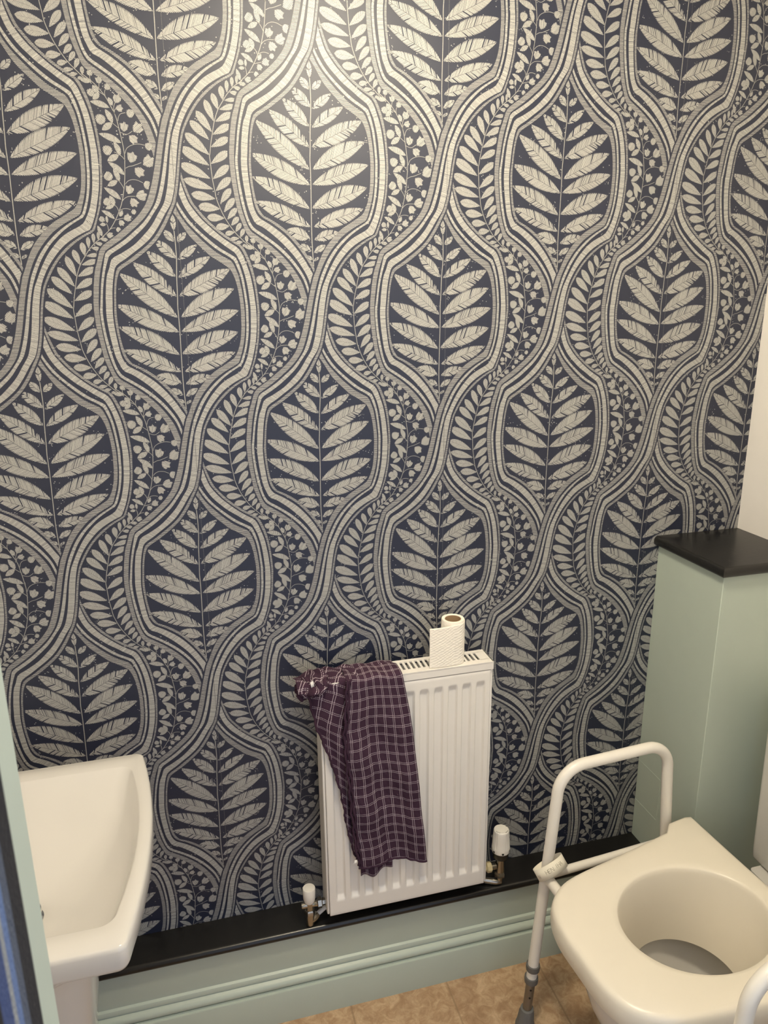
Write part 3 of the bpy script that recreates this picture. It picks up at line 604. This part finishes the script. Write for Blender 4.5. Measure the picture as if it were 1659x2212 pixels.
for a in (20, 200, 215, 230, 290, 300, 310, 322):
    a = radians(a); c0 = (VX2+.0158*cos(a), VY+.0158*sin(a))
    b.box(c0[0]-.0007, c0[0]+.0007, c0[1]-.0007, c0[1]+.0007, .4058, .4070)
rel(b, rad).build('dial_marking', M_BLACKPL, head)
# ------------------------------------------------------------------ checked cloth over the radiator
def interp(tab, z):
    if z >= tab[0][0]: return tab[0][1]
    for (z0, x0), (z1, x1) in zip(tab[:-1], tab[1:]):
        if z >= z1: return x0+(x1-x0)*(z0-z)/(z0-z1)
    return tab[-1][1]
ML = [(.905, .020), (.86, .017), (.833, .0155), (.764, .0095), (.69, .0125), (.635, .017), (.558, .0215), (.483, .0275), (.43, .035)]
MR = [(.905, .134), (.883, .1416), (.7925, .1583), (.68, .1712), (.544, .1826), (.4046, .1956)]
SL = [(.905, -.088), (.881, -.0835), (.86, -.0625), (.789, -.0492), (.70, -.0198), (.617, .0005), (.539, .0095), (.475, .0215), (.44, .03)]
def drape(t, front, back, ztop, zbot_f, zbot_b):
    """path over the radiator: returns (y, z, length) for t in 0..1, front bottom at t = 1"""
    L0 = ztop-zbot_b; L1 = back-front; L2 = ztop-zbot_f; r = .010
    s = t*(L0+L1+L2)
    if s < L0: y, z = back, zbot_b+s
    elif s < L0+L1: y, z = back-(s-L0), ztop
    else: y, z = front, ztop-(s-L0-L1)
    # round the two shoulders
    for cy, sg in ((back, 1), (front, -1)):
        dy, dz = abs(y-cy), ztop-z
        if dy < r and dz < r and (dy+dz) < r*1.2:
            k = (r-(dy+dz))/r
            if k > 0: z -= k*r*.30; y -= sg*k*r*.30
    return y, z, s
b = MB()
def main_p(u, v):
    zb = .4035-.004*sin(u*9)+.024*(1-u)**2*.6+.010*sin(u*pi)
    y, z, s = drape(v, -.1115, -.036, .8885, zb, .72)
    zz = z if y < -.06 else .905
    x0, x1 = interp(ML, zz), interp(MR, zz)
    x = x0+(x1-x0)*u
    h = max(0.0, .89-z) if y < -.06 else 0
    y -= h*.020*(.6+.4*sin(u*7+1.0))+.0035*sin(u*10+z*9)*min(1, h*8)+.0022*sin(z*46+u*5)*min(1, h*6)-.0030*math.exp(-((u-.42-.05*sin(z*6))/.035)**2)*min(1, h*5)-.0024*math.exp(-((u-.72+.04*sin(z*8))/.03)**2)*min(1, h*5)+.0009*sin(z*150+u*31)*sin(u*40+z*30)*min(1, h*8)
    z += .0018*sin(u*14+y*60) if h < .01 else 0
    x += .0012*sin(z*70)*(1-u)
    return x, y-.0015, z
def main_uv(u, v): return (u*158+1.0, v*(.49+.0755+.168)*1000)
b.grid(main_p, 56, 150, 0, main_uv)
def second_p(u, v):
    y, z, s = drape(v, -.1075, -.034, .8875, .432, .74)
    zz = z if y < -.06 else .893
    x0 = interp(SL, zz); x1 = interp(ML, zz)+.028
    if y > -.06: x0 = x0+(.075)*min(1.0, max(0.0, (.886-z)/.02))
    x = x0+(x1-x0)*u
    h = max(0.0, .89-z) if y < -.06 else 0
    y += (-.004*sin(u*8+z*14)*min(1, h*10)) - .004*(1-u)*min(1, h*10)
    if x < RX0: z -= (RX0-x)*(.15+.15*sin(y*40)**2)
    z += .003*sin(u*20+y*70) if h < .01 else 0
    return x, y, z
def second_uv(u, v): return (u*70+v*160, v*640-u*60)
b.grid(second_p, 34, 130, 0, second_uv)
# crumpled end hanging over the radiator's left shoulder
def rag_p(u, v):
    a = u*2*pi; s = v
    cx = -.020-.058*s; cz = .884-.030*s*s; cy = -.079-.006*sin(s*5)
    r = (.017+.010*sin(s*pi)+.003*sin(a*5+s*9)+.0025*sin(a*3-s*14))*(1 if s < .9 else .8)
    return cx+.004*sin(a*4+s*7), cy+r*1.65*cos(a), cz+r*.62*sin(a)+.003*sin(a*3+s*20)
b.grid(rag_p, 40, 26, 0, lambda u, v: (v*70, u*110))
b.tube([rag_p(.05+.9*k/30, 1.0) for k in range(31)], .0028, 8)
# rolled double hem down the left edge of the front fall
for dx, ph in ((-.0005, 0), (.0055, 1.3)):
    path = []
    for k in range(72):
        z = .897-(.897-.428)*k/71
        path.append((interp(ML, z)+dx+.0016*sin(k*.85+ph)+.0008*sin(k*2.1), -.1165-.020*(.89-z)*.9-.002*sin(k*.5+ph), z if k else .892))
    b.tube(path, .0021, 8)
path = []
for k in range(40):
    u = k/39; x, y, z = main_p(u, 1.0); path.append((x, y-.0005, z+.001*sin(k)))
b.tube(path, .0018, 6)
path = []
for k in range(64):
    z = .868-(.868-.445)*k/63
    path.append((interp(SL, z)+.0012*sin(k*.9)+.0008*sin(k*2.3), -.1125-.0015*sin(k*.6), z))
b.tube(path, .0019, 8)
# lower edge of the layer behind, showing below the hem
def under_p(u, v):
    x = .040+.075*u; z0 = .425; z = z0-(z0-.386-.006*sin(u*9.5+.8)-.018*u*u)*v
    return x, -.1155+.002*sin(u*12), z
b.grid(under_p, 20, 8, 0, lambda u, v: (u*75, v*40))
cl = b.build('checked_cloth', M_CLOTH, smooth=True, angle=180, solid=.0014)
tag(cl, 'dark purple checked cotton cloth hanging over the left half of the radiator', 'cloth')
b = MB()
b.grid(lambda u, v: (-.058+.006*u+.002*v, -.110-.002*sin(v*3), .893-.014*v+.004*u), 2, 4)
b.build('care_tag', M_LABEL, cl, solid=.0006)
b = MB()
b.grid(lambda u, v: (.024+.006*u-.004*v, -.126-.002*sin(v*3), .446-.010*v), 2, 4)
b.build('care_tag', M_LABEL, cl, solid=.0006)

# ------------------------------------------------------------------ toilet roll on the radiator
TRX, TRY, TRZ = .2680, -.0755, RZ1
roll = empty('toilet_roll', (TRX, TRY, TRZ))
tag(roll, 'nearly finished white toilet roll standing on the radiator top', 'toilet roll')
b = MB(); b.lathe((0, 0, 0), [(.0175, .0), (.0250, .0), (.0256, .003), (.0256, .099), (.0245, .102), (.0185, .1015), (.0175, .098)], 48, cap0=False, cap1=False)
b.loft([[(.0176*cos(2*pi*k/48), .0176*sin(2*pi*k/48), z) for k in range(48)] for z in (.0, .098)], False, False)
b.build('tissue_winding', M_TISSUE, roll, smooth=True)
b = MB(); b.lathe((0, 0, 0), [(.0166, .001), (.0172, .001), (.0172, .1012), (.0166, .1012)], 40, cap0=False, cap1=False)
b.loft([[(.0166*cos(2*pi*k/40), .0166*sin(2*pi*k/40), z) for k in range(40)] for z in (.001, .1012)], False, False)
b.build('card_tube', M_CARD, roll, smooth=True)
b = MB()
def sheet(u, v):
    # leaves the roll on the right-hand front and springs away to the left
    if u < .35:
        a = radians(-2-100*u/.35); x, y = .0262*cos(a), .0262*sin(a)
    else:
        t = (u-.35)/.65; a = radians(-102); x0, y0 = .0262*cos(a), .0262*sin(a)
        x, y = x0-.0560*t, y0-.003*sin(t*pi*.8)+.004*t*t
    top = .0975-.004*u
    return x, y, .0008+top*v
b.grid(sheet, 40, 30, 0, lambda u, v: (u*80, v*98))
b.build('loose_sheet', M_TISSUE, roll, smooth=True, angle=180, solid=.0005)

# ------------------------------------------------------------------ washbasin
bas = empty('washbasin', (-.55, -.362, 0))
tag(bas, 'white ceramic washbasin with bowed front on a pedestal by the door', 'washbasin')
bx0, bx1, by0, by1 = XL+.001, -.399, -.602, -.124
def bl(i, z, r=.011, x0i=None, bow=.026): return rrect(bx0+(i if x0i is None else x0i), bx1-i, by0+i, by1-i, r, z, 6, 10, bow)
loops = [bl(.115, .640, .03), bl(.100, .655, .03), bl(.085, .675, .03), bl(.062, .715, .03), bl(.040, .742, .02), bl(.010, .7535, .014), bl(.003, .758, .012), bl(.0005, .765, .012), bl(0, .792, .011), bl(.0012, .7972, .011), bl(.004, .7998, .010)]
IR, IN, IF = .030, .045, .034
def il(k, z, r, bow):
    return rrect(bx0+.085+k[0], bx1-.020-k[1], by0+.045+k[2], by1-.040-k[3], r, z, 6, 10, bow)
for z, a, c, d, e_, r, bw in ((.7998, 0, 0, 0, 0, .018, .026), (.7988, .0015, .0015, .0015, .0015, .018, .026), (.796, .003, .003, .003, .004, .019, .026), (.780, .007, .010, .010, .034, .022, .026), (.760, .013, .018, .017, .072, .026, .025),
                             (.740, .021, .032, .032, .108, .030, .024), (.722, .033, .052, .050, .140, .036, .022), (.707, .052, .072, .068, .166, .042, .018), (.697, .076, .092, .084, .186, .045, .010), (.692, .095, .114, .102, .198, .036, .003), (.6905, .112, .132, .118, .206, .018, 0)):
    loops.append(il((a, c, d, e_), z, r, bw))
b = MB(); b.loft(loops); rel(b, bas).build('basin', M_CERAMIC, bas, smooth=True, angle=60)
b = MB()
def ped(z, hx, hy, cx): 
    return [(cx+hx*(abs(cos(a))**.7)*(1 if cos(a) > 0 else -1), -.372+hy*(abs(sin(a))**.7)*(1 if sin(a) > 0 else -1), z) for a in [2*pi*k/40 for k in range(40)]]
b.loft([ped(0, .095, .100, -.60), ped(.02, .097, .102, -.60), ped(.06, .086, .090, -.60), ped(.25, .080, .082, -.595), ped(.45, .083, .088, -.580), ped(.60, .090, .098, -.565), ped(.64, .100, .112, -.565), ped(.665, .110, .125, -.565)])
rel(b, bas).build('pedestal', M_CERAMIC, bas, smooth=True, angle=60)
b = MB(); b.lathe((-.574, -.392, 0), [(.024, .6910), (.024, .6930), (.019, .6940), (.019, .6945)], 32)
b.lathe((-.574, -.392, 0), [(.004, .6945), (.004, .7025), (.0215, .7030), (.0225, .7045), (.0215, .7090), (.012, .7130), (.0005, .7145)], 32)
rel(b, bas).build('waste_plug', M_CHROME, bas, smooth=True, angle=40)
b = MB(); b.lathe((-.762, -.362, 0), [(.024, .7998), (.024, .808), (.019, .815), (.019, .90), (.014, .905)], 24)
b.tube(smoothline([(-.762, -.362, .87), (-.72, -.362, .885), (-.67, -.362, .88), (-.645, -.362, .86)], 6), .0105, 14)
b.box(-.775, -.715, -.368, -.356, .905, .914)
rel(b, bas).build('tap', M_CHROME, bas, smooth=True, angle=40)

# ------------------------------------------------------------------ toilet
wc = empty('toilet', (.70, -.508, 0))
tag(wc, 'white ceramic toilet with cistern standing under the raised seat frame', 'toilet')
def egg(z, xf, xb, hw, cy=-.508, n=48, sq=1.0):
    lp = []; cx = xb-hw*1.0
    for k in range(n):
        a = 2*pi*k/n; c, s = cos(a), sin(a)
        ax = (xb-cx) if c > 0 else (cx-xf)
        lp.append((cx+ax*(abs(c)**sq)*(1 if c > 0 else -1), cy+hw*(abs(s)**sq)*(1 if s > 0 else -1), z))
    return lp
b = MB()
b.loft([egg(0, .50, 1.0, .105), egg(.02, .50, 1.0, .107), egg(.05, .51, 1.0, .098), egg(.18, .475, 1.0, .105), egg(.27, .435, .99, .135), egg(.33, .408, .97, .162), egg(.365, .398, .95, .176), egg(.385, .394, .94, .18), egg(.394, .397, .935, .177), egg(.3965, .405, .93, .170),
        egg(.3965, .440, .80, .135), egg(.390, .446, .795, .130), egg(.37, .442, .80, .134), egg(.32, .455, .79, .122), egg(.26, .49, .76, .098), egg(.215, .54, .735, .07), egg(.20, .57, .72, .045)], cap0=True, cap1=True)
b.loft([rrect(.900, XR-.002, -.508-.172, -.508+.168, .010, z) for z in (.34, .394, .399)])
rel(b, wc).build('bowl', M_CERAMIC, wc, smooth=True, angle=50)
b = MB(); b.loft([egg(.232, .525, .742, .080)], cap0=False, cap1=True); rel(b, wc).build('water', M_WATER, wc)
b = MB(); b.loft([rrect(.926+i, XR-.002, -.706+i, -.3095-i, .014, z) for z, i in ((.403, .006), (.4055, .002), (.410, .0005), (.43, 0), (.78, -.004))])
rel(b, wc).build('cistern', M_CERAMIC, wc, smooth=True, angle=40)
b = MB(); b.loft([rrect(.917+i, XR-.002, -.714+i, -.3045-i, .02, z) for z, i in ((.7805, .002), (.783, 0), (.806, 0), (.812, .004), (.814, .012))])
rel(b, wc).build('cistern_lid', M_CERAMIC, wc, smooth=True, angle=40)
b = MB(); b.lathe((.985, -.508, 0), [(.022, .8142), (.022, .818), (.018, .8195)], 24); rel(b, wc).build('flush_button', M_CHROME, wc, smooth=True)

# ------------------------------------------------------------------ raised toilet seat frame (own axes: x back, y towards the papered wall)
FA = radians(4.5)
fr = empty('toilet_seat_frame', (.617, -.508, 0), FA)
tag(fr, 'cream raised toilet seat in a white tubular frame with armrests and grey feet', 'toilet seat frame')
# seat outline
half = [(-.266, 0), (-.2655, .055), (-.2585, .093), (-.244, .124), (-.218, .149), (-.183, .167), (-.137, .1775), (-.083, .1855), (-.016, .195), (.054, .206), (.110, .2145), (.126, .2165), (.1315, .2185), (.1335, .222), (.1345, .232), (.1365, .2365), (.142, .238), (.188, .2425), (.1965, .242), (.2, .238), (.2005, .228), (.199, .12), (.1985, 0)]
outl = smoothline(half, 5)
outl = outl+[(x, -y) for x, y in reversed(outl[1:-1])]
def ray_r(a):
    c, s = cos(a), sin(a); best = 0
    for (x0, y0), (x1, y1) in zip(outl, outl[1:]+outl[:1]):
        dx, dy = x1-x0, y1-y0; den = c*dy-s*dx
        if abs(den) < 1e-9: continue
        t = (x0*dy-y0*dx)/den; u = (x0*s-y0*c)/den
        if t > 0 and -1e-6 <= u <= 1+1e-6: best = max(best, t)
    return best
N = 144
angs = [2*pi*k/N for k in range(N)]
cor = [atan2(.2275, .192), atan2(-.2275, .192)]
RO = [ray_r(a) for a in angs]
def o_loop(inset, z, dish=0.0):
    lp = []
    for a, r in zip(angs, RO):
        rr = r-inset; lp.append((rr*cos(a), rr*sin(a), z-dish*max(0.0, 1-abs(rr*sin(a))/.22)))
    return lp
def e_loop(ax_, by_, z, cx=0.0): return [(cx+ax_*cos(a), by_*sin(a), z) for a in angs]
def mixl(A, B, t, z): return [(p[0]+(q[0]-p[0])*t, p[1]+(q[1]-p[1])*t, z) for p, q in zip(A, B)]
rimO = o_loop(.020, .5); rimI = e_loop(.155, .127, .5)
loops = [o_loop(.014, .448), o_loop(.003, .450), o_loop(0, .458), o_loop(-.001, .474), o_loop(.0003, .487), o_loop(.0025, .494), o_loop(.0065, .4982), o_loop(.014, .5)]
loops += [mixl(rimO, rimI, .3, .5), mixl(rimO, rimI, .6, .499), mixl(rimO, rimI, .88, .498), e_loop(.155, .127, .4965), e_loop(.1525, .1245, .4935), e_loop(.150, .122, .486), e_loop(.143, .117, .46), e_loop(.122, .110, .40), e_loop(.104, .104, .335),
          e_loop(.101, .101, .335), e_loop(.119, .107, .40)]
loops = loops[:-2]+[e_loop(.1065, .1065, .333), e_loop(.125, .113, .40), e_loop(.146, .120, .446), mixl(rimO, rimI, .5, .447)]
b = MB(); b.loft(loops+[loops[0]], False, False)
b.build('seat', M_PLASTIC, fr, smooth=True, angle=50)
def fillet(pts, rad_, n=10):
    from mathutils import Vector
    out = [Vector(pts[0])]
    for i in range(1, len(pts)-1):
        p = Vector(pts[i]); a = (Vector(pts[i-1])-p).normalized(); c = (Vector(pts[i+1])-p).normalized()
        ang = a.angle(c); t = rad_/math.tan(ang/2)
        p0, p1 = p+a*t, p+c*t
        cen = p+(a+c).normalized()*(rad_/sin(ang/2))
        v0, v1 = p0-cen, p1-cen; th = v0.angle(v1)
        for k in range(n+1):
            s = k/n; out.append(cen+(v0*sin((1-s)*th)+v1*sin(s*th))/sin(th))
    out.append(Vector(pts[-1])); return out
FOOT = {}
for sy in (1, -1):
    y = .262 if sy > 0 else -.270
    dx = 0 if sy > 0 else -.012
    pf, pr = (-.201+dx, y+sy*.002, .0), (.191+dx, y+sy*.002, .0)
    tf, tr = (-.146+dx, y, .690), (.134+dx, y, .690)
    lp = lambda p, t, z: tuple(p[q]+(t[q]-p[q])*z/.690 for q in range(3))
    a = [lp(pf, tf, .133), tf, tr, lp(pr, tr, .133)]
    b = MB(); b.tube(fillet(a, .062, 14), .0125, 24)
    arm = b.build('arm_tube', M_TUBE, fr, smooth=True, angle=60)
    # side rail between the two legs
    p0, p1 = lp(pf, tf, .422), lp(pr, tr, .422)
    b = MB(); b.tube([p0, ((p0[0]+p1[0])/2, y, .422), p1], .0095, 18); b.build('side_rail', M_TUBE, fr, smooth=True, angle=60)
    for p, t in ((pf, tf), (pr, tr)):
        b = MB(); b.tube([lp(p, t, .035), lp(p, t, .15)], .0106, 20)
        leg = b.build('leg_extension', M_ALU, fr, smooth=True, angle=60)
        b = MB()
        d = (lp(p, t, .10)[0]-lp(p, t, .05)[0])
        for z in (.096, .118):
            q = lp(p, t, z); b.lathe((q[0]-.0040, q[1]-.0092, q[2]), [(.0024, -.0012), (.0024, .0012)], 10, axis='y')
        b.build('adjustment_holes', M_BLACKPL, leg)
        for z in (.175, .141):
            q = lp(p, t, z); b = MB()
            b.lathe(q, [(.0127, -.0075), (.0155, -.0072), (.0162, 0), (.0155, .0072), (.0127, .0075)], 28)
            b.build('leg_collar', M_GREYPL, fr, smooth=True, angle=40)
        q = lp(p, t, 0); b = MB()
        b.loft([[(lp(p, t, z)[0]+r*(1+.035*(cos(8*a_) if fl else 0))*cos(a_), lp(p, t, z)[1]+r*(1+.035*(cos(8*a_) if fl else 0))*sin(a_), z) for a_ in [2*pi*k/48 for k in range(48)]]
                for r, z, fl in ((.0205, .0, 0), (.0225, .002, 0), (.0225, .011, 0), (.0205, .014, 0), (.0195, .018, 1), (.0172, .045, 1), (.0158, .052, 0), (.0152, .056, 0), (.0112, .0575, 0))])
        b.build('rubber_foot', M_GREYRUB, fr, smooth=True, angle=40)
# tubes that carry the seat: a short one at each front leg, one across the back
for p in ([(-.1665, .160, .420), (-.1665, .210, .420), (-.1665, .262, .420)], [(-.1785, -.270, .420), (-.1785, -.220, .420), (-.1785, -.160, .420)], [(.158, -.270, .4105), (.158, 0, .4105), (.158, .262, .4105)]):
    b = MB(); b.tube(p, .0115, 22); b.build('cross_tube', M_TUBE, fr, smooth=True, angle=60)
# seat brackets joining seat and tubes
for x, y in ((-.160, .150), (-.172, -.150), (.158, .172), (.158, -.172)):
    b = MB(); b.box(x-.016, x+.016, y-.016, y+.016, .396, .452); b.build('seat_bracket', M_PLASTIC, fr, bevel=.004)
# loop of white tape with a hand-written name
BC = (-.1585, .2605, .4435); BR = (.0365, .0285)
tl, tb = radians(21), radians(-38)
def bandpt(a, h, off=0.0):
    x, y = (BR[0]+off)*cos(a), (BR[1]+off)*sin(a)
    # hangs loosely on the tube: near side tipped up, left end lower
    y, z = y*cos(tb)-h*sin(tb), y*sin(tb)+h*cos(tb)
    return (BC[0]+x*cos(tl)-z*sin(tl), BC[1]+y, BC[2]+x*sin(tl)+z*cos(tl))
b = MB(); n = 64
b.loft([[bandpt(2*pi*k/n, h) for k in range(n)] for h in (-.0135, .0135)], False, False)
band = b.build('name_tape', M_PAPERTAG, fr, smooth=True, angle=60, solid=.0006)
GL = {'N': [[(0, 0), (0, 1), (.62, 0), (.62, 1)]], 'H': [[(0, 0), (0, 1)], [(.6, 0), (.6, 1)], [(0, .5), (.6, .5)]], 'E': [[(.55, 0), (0, 0), (0, 1), (.55, 1)], [(0, .5), (.45, .5)]],
      'S': [[(.5, .9), (.25, 1), (.05, .8), (.25, .55), (.45, .3), (.25, 0), (0, .1)]], 'A': [[(0, 0), (.3, 1), (.6, 0)], [(.12, .4), (.48, .4)]], 'I': [[(0, 0), (0, 1)]]}
b = MB()
def write(txt, a0, hgt, h0):
    a = a0
    for ch in txt:
        if ch != ' ':
            for st in GL[ch]:
                for (x0, y0), (x1, y1) in zip(st[:-1], st[1:]):
                    m = 4
                    for k in range(m):
                        qa = (x0+(x1-x0)*k/m, y0+(y1-y0)*k/m); qb = (x0+(x1-x0)*(k+1)/m, y0+(y1-y0)*(k+1)/m)
                        A = (a+qa[0]*hgt/.031, h0+qa[1]*hgt); B = (a+qb[0]*hgt/.031, h0+qb[1]*hgt)
                        l = sqrt(((B[0]-A[0])*.031)**2+(B[1]-A[1])**2) or 1; w = .00032
                        ea, eh = -(B[1]-A[1])/l*w/.031, (B[0]-A[0])*.031/l*w
                        b.poly([bandpt(A[0]-ea, A[1]-eh, .0005), bandpt(B[0]-ea, B[1]-eh, .0005), bandpt(B[0]+ea, B[1]+eh, .0005), bandpt(A[0]+ea, A[1]+eh, .0005)])
        a += .0058/.031 if ch != 'I' else .0032/.031
write('N', radians(-160), .0075, -.006); write('HEN', radians(-122), .0085, -.004); write('IHA', radians(-78), .0085, -.003)
b.build('lettering', M_PEN, band)

# ------------------------------------------------------------------ door leaf, robe
dl = struct(empty('door_1', (-.39, -1.18, 0)))
b = MB()
b.box(-.415, -.375, -1.95, -1.1785, .008, 2.02)
for z0, z1 in ((.16, .86), (1.02, 1.88)):
    for y0, y1 in ((-1.86, -1.60), (-1.53, -1.27)):
        b.box(-.376, -.371, y0, y1, z0, z1)
struct(rel(b, dl).build('door_leaf', M_DOOR, dl, bevel=.002))
b = MB(); b.lathe((-.375, -1.89, 1.0), [(.024, 0), (.024, .008), (.009, .010), (.009, .045), (.022, .05), (.025, .062), (.018, .072), (.001, .074)], 24, axis='x')
struct(rel(b, dl).build('door_handle', M_CHROME, dl, smooth=True))
rb = empty('dressing_gown', (-.352, -1.29, .45))
tag(rb, 'dark navy gown striped blue and white hanging beside the green door frame', 'dressing gown')
b = MB()
def robe_p(u, v):
    a = u*pi
    y = -1.2155-.16*(u)
    x = -.3725+.0375*(sin(min(1, u*45)*pi/2)**.5)*(1 if u < .9 else (1-u)/.1)+.003*sin(u*30)*min(1, u*2)*(u > .3)
    z = 1.62-1.15*v
    return x, y, z
b.grid(robe_p, 180, 40)
rel(b, rb).build('robe_body', M_ROBE, rb, smooth=True, angle=180, solid=.003)
b = MB(); b.tube([(-.374, -1.295, 1.66), (-.350, -1.295, 1.655), (-.338, -1.295, 1.67), (-.335, -1.295, 1.69)], .004, 10)
struct(rel(b, dl).build('coat_hook', M_CHROME, dl, smooth=True))

# ------------------------------------------------------------------ ceiling light
LX, LY = .11, -.66
cl_ = empty('ceiling_light', (LX, LY, ZC))
tag(cl_, 'lit round opal glass light on the ceiling', 'ceiling light')
b = MB(); b.lathe((0, 0, 0), [(.10, -.0005), (.10, -.018), (.092, -.022)], 40); b.build('light_base', M_RAD, cl_, smooth=True)
b = MB(); b.lathe((0, 0, 0), [(.0905, -.0222), (.092, -.035), (.086, -.056), (.068, -.074), (.04, -.086), (.001, -.09)], 40); b.build('glass_shade', lamp_mat(), cl_, smooth=True)

# ------------------------------------------------------------------ world: dim bluish daylight in the hall behind the camera
w = bpy.data.worlds.new('hall_daylight'); scene.world = w; w.use_nodes = True
bg = w.node_tree.nodes['Background']; bg.inputs[0].default_value = (.74, .82, 1.0, 1); bg.inputs[1].default_value = WORLD_STR

# ------------------------------------------------------------------ camera
from mathutils import Matrix, Vector
R = ((0.9660109873, -0.2583279073, -0.0094585739), (-0.0776105711, -0.2549322686, -0.9638392696), (0.2465752856, 0.9318134098, -0.2663163489))
cam = bpy.data.cameras.new('camera'); co = bpy.data.objects.new('camera', cam); COL.objects.link(co)
rot = Matrix((R[0], tuple(-c for c in R[1]), tuple(-c for c in R[2]))).transposed()
co.matrix_world = Matrix.Translation((-.2574641, -1.4771696, 1.6395210)) @ rot.to_4x4()
cam.sensor_fit = 'VERTICAL'; cam.sensor_height = 36.0; cam.sensor_width = 27.0; cam.lens = 1579.5776/2212*36.0
cam.clip_start = .02
cam.dof.use_dof = True; cam.dof.focus_distance = 1.62; cam.dof.aperture_fstop = 20.0
scene.camera = co
vs = scene.view_settings; vs.view_transform = 'Standard'; vs.look = 'None'; vs.gamma = 1.0; vs.use_curve_mapping = False
vs.exposure = EXPOSURE
